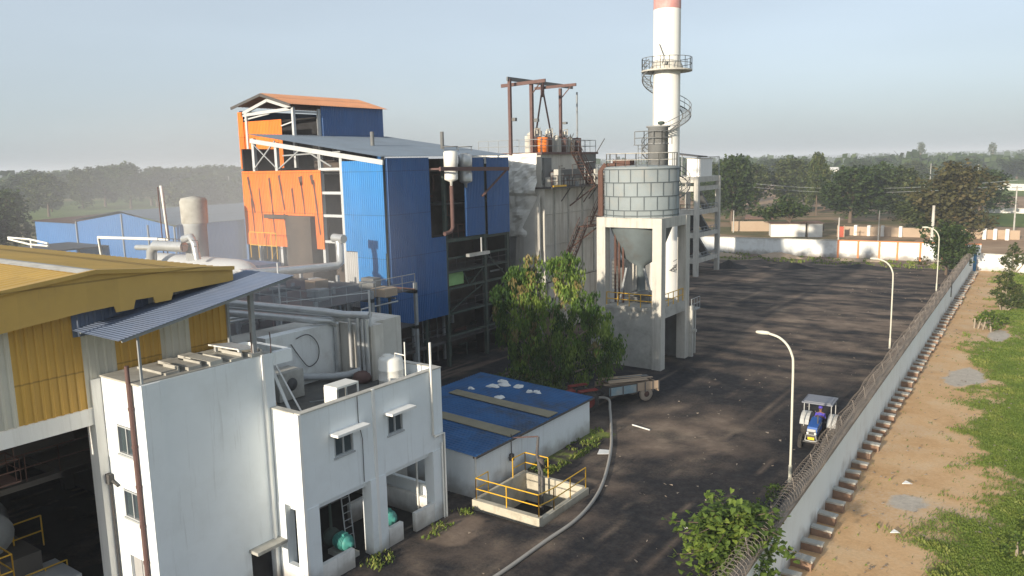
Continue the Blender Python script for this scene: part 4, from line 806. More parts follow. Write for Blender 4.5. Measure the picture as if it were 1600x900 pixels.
gp_ = MB().tube([(-60.5, 36, 14.7), (-60.1, 36, 10.35), (-71.3, 36, 10.1), (-70.9, 36, 7)], .13, 8); gp_.build('overhead_pipe', 'plastic', loc=(-65, 36, 8), label='cream bent pipe standing like a goalpost before the blue shed', cat='pipe')
yp = thing('access_frame', 'tall rusty yellow access frame beside the vertical vessel', 'frame', (-54, 41, 5))
P(lambda b: rail(b, [(-56.6, 42, 13.0), (-54.6, 42, 13.0), (-54.6, 43.5, 13.0)], 1.2, 1.0, .04).tube([(-56.6, 42, 6), (-56.6, 42, 13)], .05, 5).tube([(-54.8, 42, 6), (-54.8, 42, 13)], .05, 5), 'frame', 'yrail', yp)
P(lambda b: rail(b, [(-52.8, 38.5, 9.0), (-50.8, 38.5, 9.0), (-49.6, 38.5, 9.0)], 2.0, .8, .035), 'lower_frame', 'yrail', yp)
P(lambda b: b.box(-56, -50.5, 37.5, 39.5, 5, 8.6), 'blue_housing', 'bluefar', yp)
# blue factory sheds at far left
fs = thing('factory_shed', 'long faded blue factory shed with a low gable, far left behind the ochre roof', 'shed', (-105, 75, 0))
def f(b):
    b.corr((-125, 60, -.3), (1, 0, 0), (0, 0, 1), 27, 9, .6, .06, (0, -1, 0), lambda t: (0, (8.6+1.6*min(t, 27-t)/13.5)))
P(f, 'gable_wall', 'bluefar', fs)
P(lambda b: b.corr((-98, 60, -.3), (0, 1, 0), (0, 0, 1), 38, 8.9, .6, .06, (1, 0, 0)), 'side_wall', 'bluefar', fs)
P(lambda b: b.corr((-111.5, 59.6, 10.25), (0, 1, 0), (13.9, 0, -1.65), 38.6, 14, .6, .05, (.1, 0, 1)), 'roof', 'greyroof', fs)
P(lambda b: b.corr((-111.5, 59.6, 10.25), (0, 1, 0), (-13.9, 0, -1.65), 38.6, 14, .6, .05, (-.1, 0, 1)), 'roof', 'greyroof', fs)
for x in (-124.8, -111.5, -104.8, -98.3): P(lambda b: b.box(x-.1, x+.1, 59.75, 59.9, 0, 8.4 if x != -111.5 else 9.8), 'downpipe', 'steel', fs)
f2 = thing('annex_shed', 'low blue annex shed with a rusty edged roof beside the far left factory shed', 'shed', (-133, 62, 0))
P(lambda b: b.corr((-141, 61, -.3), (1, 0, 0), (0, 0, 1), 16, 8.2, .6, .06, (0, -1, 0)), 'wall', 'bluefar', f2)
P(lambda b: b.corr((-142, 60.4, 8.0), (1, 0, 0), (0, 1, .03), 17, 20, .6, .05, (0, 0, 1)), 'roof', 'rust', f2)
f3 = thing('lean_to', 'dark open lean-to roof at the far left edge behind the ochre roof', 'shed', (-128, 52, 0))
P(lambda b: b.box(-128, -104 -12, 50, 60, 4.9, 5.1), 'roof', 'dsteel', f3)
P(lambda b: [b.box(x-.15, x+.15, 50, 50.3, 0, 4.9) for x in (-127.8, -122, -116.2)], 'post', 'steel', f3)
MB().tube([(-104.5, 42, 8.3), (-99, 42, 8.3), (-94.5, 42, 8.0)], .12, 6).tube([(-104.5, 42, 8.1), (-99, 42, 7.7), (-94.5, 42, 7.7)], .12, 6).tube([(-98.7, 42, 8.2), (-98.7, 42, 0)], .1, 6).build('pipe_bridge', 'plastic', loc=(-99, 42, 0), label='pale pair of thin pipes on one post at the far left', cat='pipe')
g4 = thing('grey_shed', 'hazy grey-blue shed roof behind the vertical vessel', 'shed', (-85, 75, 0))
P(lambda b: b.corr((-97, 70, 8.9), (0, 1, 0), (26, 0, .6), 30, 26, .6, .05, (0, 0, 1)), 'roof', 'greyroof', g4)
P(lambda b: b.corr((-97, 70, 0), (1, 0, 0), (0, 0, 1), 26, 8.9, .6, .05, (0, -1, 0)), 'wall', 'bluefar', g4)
# ================================================================ PRECIPITATOR
es = thing('dust_precipitator', 'grey stained dust collector with crumpled silver front, zigzag stairs and a railed top', 'precipitator', (-42.5, 65, 0))
P(lambda b: b.box(-47, -39, 59.6, 70.2, 5.0, 13.6).box(-46.5, -39.6, 60.2, 70.0, 13.6, 16.6), 'casing', 'esp', es)
R4 = random.Random(5)
# crumpled sheet front: a wrinkled height field
def f(b):
    n = 22; m_ = 30; vs = []
    for j in range(m_+1):
        z = 9.2+7.5*j/m_
        for i in range(n+1):
            x = -46.6+7.35*i/n
            q = noise.noise(Vector((x*.55, z*.55, 2)))+.5*noise.noise(Vector((x*1.5, z*1.3, 9)))
            vs.append((x, 59.3-.55*abs(q)-(.25 if z > 13 else 0), z))
    fs_ = [(j*(n+1)+i, j*(n+1)+i+1, (j+1)*(n+1)+i+1, (j+1)*(n+1)+i) for j in range(m_) for i in range(n)]
    b.add(vs, fs_)
P(f, 'front_sheet', 'alu', es)
P(lambda b: b.poly([(-46.6, 59.5, 9.2), (-39.3, 59.5, 9.2), (-39.3, 59.5, 5.2), (-46.6, 59.5, 5.2)], (0, .1, 0)).lathe([(0, -.9), (1.0, -.85), (1.05, 0), (1.05, 2.0)], (-44.2, 58.3, 13.6), 16, 'y'), 'inlet_duct', 'pipe', es)
P(lambda b: b.poly([(-41.6, 59.0, 9.0), (-39.1, 59.0, 13.0), (-39.05, 59.0, 6.0), (-41.9, 59.0, 6.0)], (0, .2, 0)), 'shade_sheet', 'esp', es)  # grey sheet shaped to the slanting shadow of the boiler house roof
for y in (59.65, 61.4, 63.8, 66.4, 68.6, 70.1): P(lambda b: b.box(-39, -38.88, y-.07, y+.07, 5.0, 13.6), 'stiffener', 'conc' if y != 59.65 else 'esp', es)
for z in (5.1, 8.4, 11.2): P(lambda b: b.box(-38.99, -38.93, 59.75, 70.1, z-.02, z+.02), 'seam', 'conc', es)
P(lambda b: b.box(-39.6, -39.45, 60.3, 69.9, 14.3, 15.2).box(-39.6, -39.4, 66.6, 69.9, 15.2, 16.6).box(-39.6, -39.35, 60.4, 61.6, 13.9, 16.3), 'upper_panel', 'espd', es)
P(lambda b: b.box(-47, -37.9, 59.4, 70.3, 13.55, 13.68), 'walkway', 'dsteel', es)
P(lambda b: rail(b, [(-38.0, 59.5, 13.7), (-38.0, 66.4, 13.7)], 1.0, 1.0, .03).add([], []), 'railing', 'rust', es)
P(lambda b: rail(b, [(-38.0, 67.5, 13.7), (-38.0, 70.2, 13.7)], 1.0, 1.0, .03), 'railing', 'rust', es)
P(lambda b: b.box(-38.05, -37.9, 59.6, 61.8, 13.7, 13.85), 'toe_board', 'yrail', es)
for y0 in (60.5, 61.3, 62.3, 64.6, 68.4): P(lambda b: b.box(-39.4, -38.8, y0, y0+.5, 13.7, 13.7+R4.uniform(.6, 1.5)), 'rapper_box', R4.choice(('steel', 'rust', 'conc')), es)
P(lambda b: b.box(-46.7, -39.3, 59.9, 70.2, 16.6, 16.8), 'top_plate', 'pinkrust', es)
P(lambda b: rail(b, [(-46.5, 60.0, 16.8), (-39.5, 60.0, 16.8), (-39.5, 70.0, 16.8), (-46.5, 70.0, 16.8)], 1.15, 1.1, .028), 'railing', 'steel', es)
P(lambda b: b.bar((-39.4, 60, 16.8), (-38.9, 59.4, 18), .07).bar((-39.4, 70.1, 16.8), (-38.8, 70.6, 18.1), .08), 'davit', 'dsteel', es)
for (y, m, r_) in ((61.4, 'orange', .55), (62.5, 'rust', .3), (65.0, 'pinkrust', .42), (67.5, 'pinkrust', .45)): P(lambda b: b.lathe([(0, 0), (r_, 0), (r_, 1.35), (0, 1.4)], (-40.2, y, 16.8), 14), 'insulator_housing', m, es)
for (y, x, h) in ((60.9, -41.2, 1.5), (61.9, -41.4, 1.9), (63.2, -40.8, 1.4), (64.1, -40.4, 1.3), (65.9, -40.6, 1.4), (66.7, -40.5, 1.2), (62.6, -41.6, 2.0)):
    P(lambda b: b.box(x-.35, x+.35, y-.35, y+.35, 16.8, 16.8+h).lathe([(0, 0), (.2, 0), (.3, .15), (.15, .3), (0, .3)], (x, y, 16.8+h), 10), 'transformer_box', R4.choice(('concl', 'mud', 'steell')), es)
for y in (61.2, 63.3, 66.0): P(lambda b: b.tube([(-40.9, y, 18.2), (-40.9, y, 18.9), (-40.7, y+.6, 19.0), (-40.7, y+.6, 18.3)], .07, 6).box(-41.2, -40.7, y+.2, y+.5, 18.5, 18.8), 'rapper', 'concl', es)
P(lambda b: stair(b, (-38.2, 61.9, 6.5), (-38.2, 64.6, 9.8), (.75, 0, 0), .28), 'stair_flight', 'rust', es)
P(lambda b: b.box(-38.4, -37.3, 64.6, 67.6, 9.75, 9.85), 'stair_landing', 'rust', es)
P(lambda b: rail(b, [(-37.35, 64.6, 9.85), (-37.35, 67.2, 9.85)], .9, .8, .03), 'railing', 'rust', es)
P(lambda b: stair(b, (-38.2, 66.6, 9.85), (-38.2, 69.4, 13.0), (.75, 0, 0), .28), 'stair_flight', 'rust', es)
P(lambda b: stair(b, (-38.2, 66.3, 13.6), (-38.2, 63.2, 16.8), (.75, 0, 0), .28), 'stair_flight', 'rust', es)
P(lambda b: b.bar((-38.9, 63.4, 7.6), (-37.4, 66.8, 9.7), .1).bar((-38.9, 64.0, 11.8), (-37.6, 66.4, 13.5), .1).bar((-38.9, 66.5, 12), (-38, 67, 13.5), .1), 'strut', 'rust', es)
P(lambda b: stair(b, (-38.2, 61.9, 6.5), (-38.2, 60.0, 4.3), (.75, 0, 0), .28), 'stair_flight', 'rust', es)
for x in (-46.5, -39.3):
    for y in (60, 65, 70): P(lambda b: b.box(x-.2, x+.2, y-.2, y+.2, 0, 5), 'support_column', 'conc', es)
P(lambda b: b.poly([(-47, 60, 5), (-39, 60, 5), (-42, 63, 1.5), (-44, 63, 1.5)], None).poly([(-39, 60, 5), (-39, 70, 5), (-42, 66, 1.5), (-42, 63, 1.5)], None).box(-44, -42, 63, 66, 1.2, 1.5), 'hopper', 'espd', es)
P(lambda b: b.box(-38.88, -38.8, 60.0, 60.6, 6.4, 7.1), 'hatch', 'rust', es)
P(lambda b: b.box(-45.5, -39.1, 60.4, 69.8, .2, 5.0), 'ash_enclosure', 'esp', es)
Rq = random.Random(77)
for k in range(16):
    y = Rq.uniform(60, 69.5); z = 13.68; x = Rq.uniform(-39.3, -38.3); hgt = Rq.uniform(.3, 1.6)
    P(lambda b: b.box(x, x+Rq.uniform(.15, .5), y, y+Rq.uniform(.15, .7), z, z+hgt) if k % 2 else b.tube([(x, y, z), (x, y, z+hgt+.6), (x, y+Rq.uniform(.5, 1.6), z+hgt+.6)], .05, 6), 'walkway_fitting', Rq.choice(('espd', 'rust', 'steel', 'dsteel', 'conc')), es)
for k in range(9):
    y = Rq.uniform(60.5, 69); P(lambda b: b.tube([(-40.0+Rq.uniform(-.6, .4), y, 16.8), (-40.0, y, 17.6+Rq.random()), (-40.2, y+Rq.uniform(.4, 1.2), 17.7+Rq.random())], .045, 5), 'roof_fitting', Rq.choice(('espd', 'concl', 'rust')), es)
for y in (62.5, 65.2, 67.6): P(lambda b: b.bar((-38.9, y, 12.3), (-37.95, y, 13.5), .08), 'walkway_bracket', 'dsteel', es)
# vertical pipes between precipitator and silo
for x, y in ((-37.0, 69.6), (-36.5, 70.4), (-36.0, 71.2)): P(lambda b: b.tube([(x, y, 5.5), (x, y, 13.6), (x+.3, y+.3, 14.3), (x+1.2, y+1, 14.6)], .18, 8), 'ash_line', 'rust', es)
P(lambda b: b.tube([(-38.4, 66.5, 14.6), (-34.5, 68, 14.7)], .12, 8), 'ash_line', 'concl', es)
MB().lathe([(0, 0), (1.6, 0), (1.6, .8), (.2, 2.0), (0, 2.0)], (-43.0, 80.0, 13.8), 20).lathe([(1.5, -13.8), (1.5, 0)], (-43, 80, 13.8), 20).build('cone_roof_bin', 'stack', loc=(-43, 80, 0), label='bright white cone-topped bin showing between precipitator and silo', cat='bin')
# hoist gantry on the precipitator
gt_ = thing('hoist_gantry', 'tall rusty hoist gantry of thin posts standing on the precipitator roof', 'gantry', (-42, 64, 16.8))
for (x, y, z, r_) in ((-42.0, 58.95, 23.3, .13), (-40.5, 60.2, 22.9, .14), (-40.2, 64.6, 22.7, .12), (-40.0, 67.3, 22.5, .06)):
    P(lambda b: b.box(x-r_, x+r_, y-r_, y+r_, 16.6, z), 'post', 'pinkrust' if r_ > .07 else 'steel', gt_)
P(lambda b: b.bar((-42, 58.6, 23.3), (-42, 69.8, 23.25), .14, .34), 'main_beam', 'espd', gt_)
P(lambda b: b.bar((-43.6, 59.9, 22.85), (-38.8, 59.9, 23.0), .14, .3), 'cross_beam', 'pinkrust', gt_)
P(lambda b: b.bar((-43.2, 64.8, 22.9), (-38.6, 64.8, 22.95), .14, .26), 'cross_beam', 'pinkrust', gt_)
P(lambda b: b.bar((-42, 64.3, 22.9), (-42, 62.8, 17.6), .12).bar((-42, 64.3, 22.9), (-42, 66.1, 17.4), .12).box(-42.12, -41.88, 64.15, 64.45, 22, 23.5), 'a_frame', 'pinkrust', gt_)
P(lambda b: b.bar((-40.5, 60.2, 21.9), (-39.4, 60.0, 22.9), .08), 'knee_brace', 'pinkrust', gt_)
P(lambda b: b.bar((-40.2, 64.6, 21.7), (-39.2, 64.8, 22.8), .08), 'knee_brace', 'pinkrust', gt_)
P(lambda b: b.box(-42.0, -41.5, 59.0, 59.3, 19.6, 19.9).box(-40.3, -39.9, 60.2, 60.5, 19.5, 19.8).box(-40.0, -39.6, 64.6, 64.9, 19.4, 19.6), 'lamp_fitting', 'espd', gt_)
# ================================================================ SILO on its concrete frame
sf = thing('concrete_tower', 'weathered white concrete frame carrying the round silo, partly walled at its foot', 'concrete frame', (-27.6, 56.7, 0))
XA, XB2, YA, YB = -30.4, -24.9, 54.0, 59.3
for (x, y) in ((XB2-.75, YA), (XB2-.75, YB-.75), (XA, YA), (XA, YB-.75)):
    P(lambda b: b.box(x, x+.75, y, y+.75, -.1, 11.6), 'column', 'concl', sf)
P(lambda b: b.box(XA+.75, XB2-.75, YA+.02, YA+.7, 10.85, 11.6).box(XA+.75, XB2-.75, YB-.7, YB-.05, 10.85, 11.6).box(XB2-.7, XB2-.03, YA+.75, YB-.75, 10.85, 11.6).box(XA+.03, XA+.7, YA+.75, YB-.75, 10.85, 11.6), 'top_beam', 'concl', sf)
P(lambda b: b.box(XA+.7, XB2-.7, YA+.7, YB-.7, 11.35, 11.55), 'top_slab', 'conc', sf)
P(lambda b: b.box(XA+.7, XB2-.75, YA+.05, YB-.1, 4.5, 4.75).box(XB2-.7, XB2-.04, YA+.75, YB-.75, 3.95, 4.75), 'deck', 'conc', sf)
P(lambda b: b.box(XA+.75, XB2-.75, YA+.12, YA+.4, -.1, 4.5).box(XA-.6, XA, YA+.1, YA+.4, -.1, 4.4), 'infill_wall', 'conc', sf)
P(lambda b: b.box(XA+.1, XA+.4, YA+.75, YB-.75, -.1, 4.5).box(XA+.75, XB2-.75, YB-.4, YB-.2, -.1, 4.5), 'infill_wall', 'espd', sf)
P(lambda b: rail(b, [(XA+.8, YA+.15, 4.75), (XB2-.8, YA+.15, 4.75)], 1.0, 1.0, .035), 'railing', 'yrail', sf)
P(lambda b: rail(b, [(XB2-.2, YA+.8, 4.75), (XB2-.2, YB-.8, 4.75)], 1.0, 1.0, .035), 'railing', 'yrail', sf)
P(lambda b: [b.tube([(XA+1.0+k*.35, YA+1.2, 4.8), (XA+1.0+k*.35, YA+1.2, 10.9)], .09, 8) for k in range(3)], 'conveying_pipe', 'rust', sf)
P(lambda b: b.box(XA+1.9, XB2-1.9, YA+1.8, YA+3.2, 4.76, 5.6).tube([(XA+2, YA+1.4, 5.4), (XB2-1.2, YA+1.4, 5.6)], .14, 8), 'blower', 'espd', sf)
P(lambda b: b.bar((-28.9, 55.0, 4.8), (-28.4, 55.2, 7.6), .15).bar((-26.2, 55.4, 4.8), (-27.0, 55.4, 7.6), .15), 'hopper_leg', 'steel', sf)
P(lambda b: b.box(-29.9, -29.2, 58.5, 58.9, 5, 10.8), 'back_sheet', 'esp', sf)
P(lambda b: b.box(XB2, XB2+.3, YB, YB+.3, -.1, 4.2).box(XB2+.02, XB2+.6, YB+.02, YB+.28, 2.1, 2.3), 'side_post', 'conc', sf)
P(lambda b: rail(b, [(XB2+.3, YB-.2, 3.9), (XB2+.3, YB+1.5, 3.9)], .9, .6, .03).box(XB2-.3, XB2+.35, YB+.32, YB+1.5, 3.8, 3.9), 'side_platform', 'steel', sf)
P(lambda b: b.box(XB2-.3, XB2-.0, YB+1.3, YB+1.5, -.1, 3.8), 'side_post', 'conc', sf)
si = thing('silo', 'round grey-blue plated silo with a railed top and a small filter tower', 'silo', (-27.95, 56.8, 11.6))
SC = (-27.95, 56.8)
P(lambda b: b.lathe([(2.9, 11.6), (2.9, 15.35), (2.75, 15.45), (0, 15.6)], (*SC, 0), 48), 'shell', 'silo', si)
P(lambda b: b.lathe([(2.7, 11.35), (1.5, 8.3), (.35, 7.6), (.35, 4.8)], (*SC, 0), 24), 'hopper', 'hopperm', si)
def f(b):
    for z in (11.75, 12.15, 13.2, 14.25, 15.25): b.lathe([(2.905, z-.035), (2.945, z-.035), (2.945, z+.035), (2.905, z+.035)], (*SC, 0), 48, smooth=False)
    for row, (z0, z1) in enumerate(((12.15, 13.2), (13.2, 14.25), (14.25, 15.25), (11.62, 12.15))):
        for k in range(18):
            a = 2*math.pi*(k+.5*(row % 2))/18
            c, s_ = math.cos(a), math.sin(a)
            b.bar((SC[0]+2.925*c, SC[1]+2.925*s_, z0), (SC[0]+2.925*c, SC[1]+2.925*s_, z1), .055, .03, (c, s_, 0))
P(f, 'plate_seams', 'seam', si)
def f(b):
    n = 20; pts = [(SC[0]+2.75*math.cos(2*math.pi*k/n), SC[1]+2.75*math.sin(2*math.pi*k/n), 15.45) for k in range(n+1)]
    rail(b, pts, 1.0, 1.0, .025)
P(f, 'top_railing', 'concl', si)
P(lambda b: b.box(SC[0]-1.9, SC[0]-.4, SC[1]-1.2, SC[1]-.4, 15.5, 16.0), 'top_hatch', 'rust', si)
P(lambda b: b.lathe([(0, 15.5), (.78, 15.5), (.78, 18.35), (.92, 18.4), (.92, 18.5), (0, 18.55)], (-26.75, 57.2, 0), 20).lathe([(.79, 17.1), (.83, 17.1), (.83, 17.2), (.79, 17.2)], (-26.75, 57.2, 0), 20), 'filter_tower', 'fgrey', si)
def f(b):
    rail(b, [(-28.3, 56.3, 17.1), (-27.4, 56.1, 17.1), (-26.0, 56.3, 17.1), (-25.6, 57.2, 17.1)], 1.0, .7, .035)
    ladder(b, (-28.1, 56.5, 15.5), (-28.1, 56.5, 17.1), (.35, -.08, 0), .02); b.box(-28.3, -27.4, 56.1, 56.7, 17.05, 17.1)
P(f, 'filter_platform', 'espd', si)
P(lambda b: b.lathe([(0, 0), (.25, .05), (.3, .25), (.1, .3), (0, .3)], (-26.5, 57.2, 18.55), 8), 'vent', 'green', si)
P(lambda b: b.tube([(-30.6, 55.2, 11.6), (-30.6, 55.2, 15.2), (-30.2, 55.4, 15.6), (-29.6, 55.6, 15.6)], .15, 8).tube([(-31.0, 55.6, 11.6), (-31.0, 55.6, 15.1), (-30.6, 55.8, 15.7)], .15, 8), 'fill_pipe', 'rust', si)
# ================================================================ CHIMNEY
ch = thing('chimney', 'tall round white chimney with a faded red band, ring platform and spiral stair', 'chimney', (-32.1, 70.4, 0))
CC = (-32.1, 70.4)
P(lambda b: b.lathe([(1.6, 0), (1.38, 8), (1.27, 16), (1.25, 29.55)], (*CC, 0), 40), 'shaft', 'stack', ch)
P(lambda b: b.lathe([(1.255, 29.55), (1.24, 33.5), (1.05, 33.5), (1.05, 30)], (*CC, 0), 40), 'red_band', 'stackred', ch)
P(lambda b: b.lathe([(1.42, 24.0), (2.35, 24.0), (2.35, 24.12), (1.42, 24.12)], (*CC, 0), 32, smooth=False).lathe([(1.26, 23.98), (1.5, 24.0), (1.5, 24.4), (1.28, 24.9)], (*CC, 0), 32), 'ring_platform', 'concl', ch)
def f(b):
    n = 18; pts = [(CC[0]+2.3*math.cos(2*math.pi*k/n), CC[1]+2.3*math.sin(2*math.pi*k/n), 24.12) for k in range(n+1)]
    rail(b, pts, 1.1, 2, .03)
P(f, 'platform_railing', 'espd', ch)
def f(b):
    n = 150; z0 = 24.1; pit_ = 6.6
    zl = lambda k: z0-k*.125
    a_ = lambda k: rad(250)-(z0-zl(k))/pit_*2*math.pi
    for hh, rr_ in ((0, 2.25), (.95, 2.28), (.5, 2.28), (0, 1.5)):
        b.tube([(CC[0]+rr_*math.cos(a_(k)), CC[1]+rr_*math.sin(a_(k)), zl(k)+hh) for k in range(n)], .035 if hh else .055, 5)
    for k in range(n):
        c, s_ = math.cos(a_(k)), math.sin(a_(k))
        b.bar((CC[0]+1.45*c, CC[1]+1.45*s_, zl(k)), (CC[0]+2.25*c, CC[1]+2.25*s_, zl(k)), .2, .035)
        if k % 3 == 0: b.cyl((CC[0]+2.27*c, CC[1]+2.27*s_, zl(k)), (CC[0]+2.28*c, CC[1]+2.28*s_, zl(k)+.95), .02, n=4)
P(f, 'spiral_stair', 'espd', ch)
P(lambda b: b.tube([(CC[0]+.2, CC[1]-1.4, 24.6), (CC[0]+.35, CC[1]-1.5, 25.3), (CC[0]-.1, CC[1]-1.5, 26.4)], .04, 5).box(CC[0]+.5, CC[0]+.7, CC[1]-1.5, CC[1]-1.25, 24.5, 24.8), 'platform_fitting', 'espd', ch)
P(lambda b: b.tube([(CC[0]-.8, CC[1]-1.15, 24), (CC[0]-.75, CC[1]-1.15, 0)], .02, 4), 'lightning_cable', 'steel', ch)
# flue duct towards the precipitator
P(lambda b: b.box(-38, -33.5, 70.6, 73, 3, 6), 'flue_duct', 'espd', ch)
# ================================================================ far stair tower
tw = thing('stair_tower', 'slender four-storey concrete frame with stairs and a white tank on top, behind the silo', 'concrete frame', (-43.5, 105, 0))
x0, x1, y0, y1 = -46.5, -41.4, 101.0, 109.3
for x, y in ((x1-.55, y0), (x1-.55, y1-.6), (x0, y0), (x0, y1-.6)): P(lambda b: b.box(x, x+.6, y, y+.6, -.2, 13.5), 'column', 'concl', tw)
for z in (13.05, 11.9, 8.7, 5.6, 2.1):
    P(lambda b: b.box(x0+.6, x1-.6, y0+.02, y0+.5, z-.35, z+.35).box(x1-.5, x1-.05, y0+.6, y1-.6, z-.3, z+.3), 'beam', 'concl', tw)
for z in (8.6, 5.5, 2.0): P(lambda b: b.box(x0+.2, x1-.6, y0+.5, y1-.3, z, z+.2), 'slab', 'conc', tw)
P(lambda b: b.box(x0+.1, x1-.1, y0+.1, y1-.1, 13.35, 13.5), 'roof_slab', 'concl', tw)
for z in (2.2, 5.7, 8.8):
    P(lambda b: b.poly([(x1-1.6, y0+1.5, z+3.1), (x1-1.6, y0+5.8, z), (x1-1.6, y0+6.3, z), (x1-1.6, y0+2.0, z+3.1)], (1.1, 0, 0)), 'stair_slab', 'espd', tw)
    P(lambda b: rail(b, [(x0+.6, y0+.2, z), (x1-.6, y0+.2, z)], .95, .9, .04), 'railing', 'rust', tw)
    P(lambda b: rail(b, [(x1-.2, y0+.7, z), (x1-.2, y1-.7, z)], .9, 1.2, .04), 'railing', 'steel', tw)
P(lambda b: b.box(x0+.3, x0+1.8, y0+1, y1-1, 0, 8), 'coal_hopper', 'dark', tw)
P(lambda b: rail(b, [(x1-.2, y0+.1, 13.5), (x1-.2, y1-.2, 13.5)], 2.6, 7.8, .06, 1), 'roof_post', 'steel', tw)
rt = thing('roof_tank', 'white box tank with grey side standing on the slender concrete frame', 'tank', (-42.6, 103.5, 13.5))
P(lambda b: b.box(-43.4, -41.5, 102.0, 106.2, 13.5, 15.9), 'tank_body', 'white', rt)
P(lambda b: b.box(-43.5, -41.4, 101.9, 106.3, 15.9, 15.98), 'tank_lid', 'concl', rt)
cr = thing('canopy_roof', 'small dark sloping canopy roof beside the white box tank', 'canopy', (-44.6, 102, 13.5))
P(lambda b: b.poly([(-46.2, 100.6, 16.7), (-41.3, 100.6, 16.1), (-41.3, 104, 16.1), (-46.2, 104, 16.7)], (0, 0, .12)), 'sheet', 'dsteel', cr)
P(lambda b: b.box(-46, -45.85, 100.8, 100.95, 13.5, 16.7).box(-43.7, -43.58, 100.8, 100.92, 13.5, 16.4), 'post', 'steel', cr)
# ================================================================ BOUNDARY WALL with razor wire and buttresses
bw = thing('boundary_wall', 'long white boundary wall topped with coiled razor wire and a row of short buttresses on its outer foot', 'wall', (wall_u(60), 60, 0))
V0, V1 = 12.0, 122.3
def wp(v, d, z): return (wall_u(v)+d, v, z)
def f(b):
    ks = [V0+(V1-V0)*i/60 for i in range(61)]
    for a, c in zip(ks, ks[1:]):
        pass
    rows = []
    for v in ks: rows.append([wp(v, -.02, -.6), wp(v, -.02, 2.42+.03*math.sin(v*.7)), wp(v, -.27, 2.42+.03*math.sin(v*.7)), wp(v, -.27, -.6)])
    vs = [p for r_ in rows for p in r_]; fs = []
    for i in range(len(ks)-1):
        for k in range(3): fs.append((4*i+k, 4*i+k+1, 4*i+5+k, 4*i+4+k))
    b.add(vs, [tuple(reversed(q)) for q in fs])
P(f, 'wall_panel', 'wallpaint', bw)
P(lambda b: b.add([wp(v, d, z) for v in (V0, V1) for d, z in ((-.36, 2.40), (.03, 2.40), (.03, 2.52), (-.36, 2.52))], [(0,1,2,3), (7,6,5,4), (0,4,5,1), (1,5,6,2), (2,6,7,3), (3,7,4,0)]), 'coping', 'wallbrown', bw)
def f(b):
    for d, z, rr_, ph_, pitch_ in ((-.16, 2.86, .30, 0, .27), (-.42, 2.80, .27, 1.3, .31)):
        pts = []; v = V0+.5; a = ph_
        while v < V1-.5:
            jr = rr_*(1+.10*math.sin(v*1.7+ph_)); pts.append(wp(v, d+jr*math.cos(a)+.05*math.sin(v*.6), z+jr*math.sin(a)-.04*abs(math.sin(v*.5)))); a += 2*math.pi/9; v += pitch_/9
        b.tube(pts, .0075, 3)
P(f, 'razor_wire', 'wire', bw)
def f(b):
    v = V0+1
    while v < V1: b.bar(wp(v, -.16, 2.45), wp(v, -.34, 3.2), .04); v += 3.0
    for h in (2.7, 3.1): b.bar(wp(V0+1, -.28, h), wp(V1-1, -.28, h), .014)
P(f, 'wire_bracket', 'wire', bw)
bm_ = None
Rb = random.Random(2)
v = 24.3; k = 0
while v < 121:
    hz = .52+Rb.uniform(-.05, .06); ln = .78+Rb.uniform(-.08, .06)
    if bm_ is None:
        q = MB().box(0, .78, -.17, .17, -.5, .38); bm_ = q.build('buttress', 'brick', bw); q2 = MB().box(-.02, .82, -.19, .19, .38, .46).build('buttress_cap', 'cap', bm_); ORI[bm_] = Vector((0, 0, 0))
        bm_.data.transform(Matrix.Translation(ORI[bw])); q2.data.transform(Matrix.Translation(ORI[bw])); q2.parent = bm_
        src = (bm_, q2)
        o, c = bm_, q2
    else:
        o = src[0].copy(); C.objects.link(o); o.parent = bw; c = src[1].copy(); C.objects.link(c); c.parent = o
    o.location = Vector(wp(v, Rb.uniform(-.1, .02), Rb.uniform(-.14, .03)))-ORI[bw]; o.rotation_euler = (Rb.uniform(-.04, .04), Rb.uniform(-.03, .05), Rb.uniform(-.08, .08)-.0285); o.scale = (ln/.78, Rb.uniform(.9, 1.1), 1)
    v += 1.45+Rb.uniform(-.12, .12)
P(lambda b: b.bar(wp(92, .0, 1.2), wp(92, 0, 3.0), .12), 'dark_pier', 'dsteel', bw)
# far wall
fw_ = thing('far_wall', 'white far boundary wall with patchy paint and orange pilasters at the back of the coal yard', 'wall', (-33, 130.3, 0))
def fy(u): return 128.7+(u+50)*.098
P(lambda b: b.poly([(-75, fy(-75), -.4), (-10.8, fy(-10.8), -.4), (-10.8, fy(-10.8)+.25, -.4), (-75, fy(-75)+.25, -.4)], (0, 0, 3.05)), 'wall_panel', 'white2', fw_)
for u in (-30.1, -27.2, -24.2, -21.7, -18.6, -15.6, -12.7): P(lambda b: b.box(u-.14, u+.14, fy(u)-.08, fy(u)+.02, -.3, 2.7), 'pilaster', 'pillar', fw_)
P(lambda b: b.bar((-30.2, fy(-30.2)+.1, 2.72), (-10.8, fy(-10.8)+.1, 2.72), .42, .14), 'coping', 'pillar', fw_)
P(lambda b: b.bar((-75, fy(-75)+.1, 2.7), (-30.3, fy(-30.3)+.1, 2.7), .4, .1), 'coping', 'concl', fw_)
ow = thing('outer_wall', 'plain white wall running off to the right beyond the blue gate', 'wall', (-4, 123, 0))
P(lambda b: b.poly([(-10.4, 123.9, -.3), (16, 120, -.3), (16, 120.25, -.3), (-10.4, 124.15, -.3)], (0, 0, 2.6)), 'wall_panel', 'white', ow)
P(lambda b: b.bar((-10.4, 124.0, 2.34), (16, 120.1, 2.34), .36, .1), 'coping', 'concl', ow)
g_ = thing('gate', 'small blue metal gate where the two white walls meet', 'gate', (-10.75, 123.4, 0))
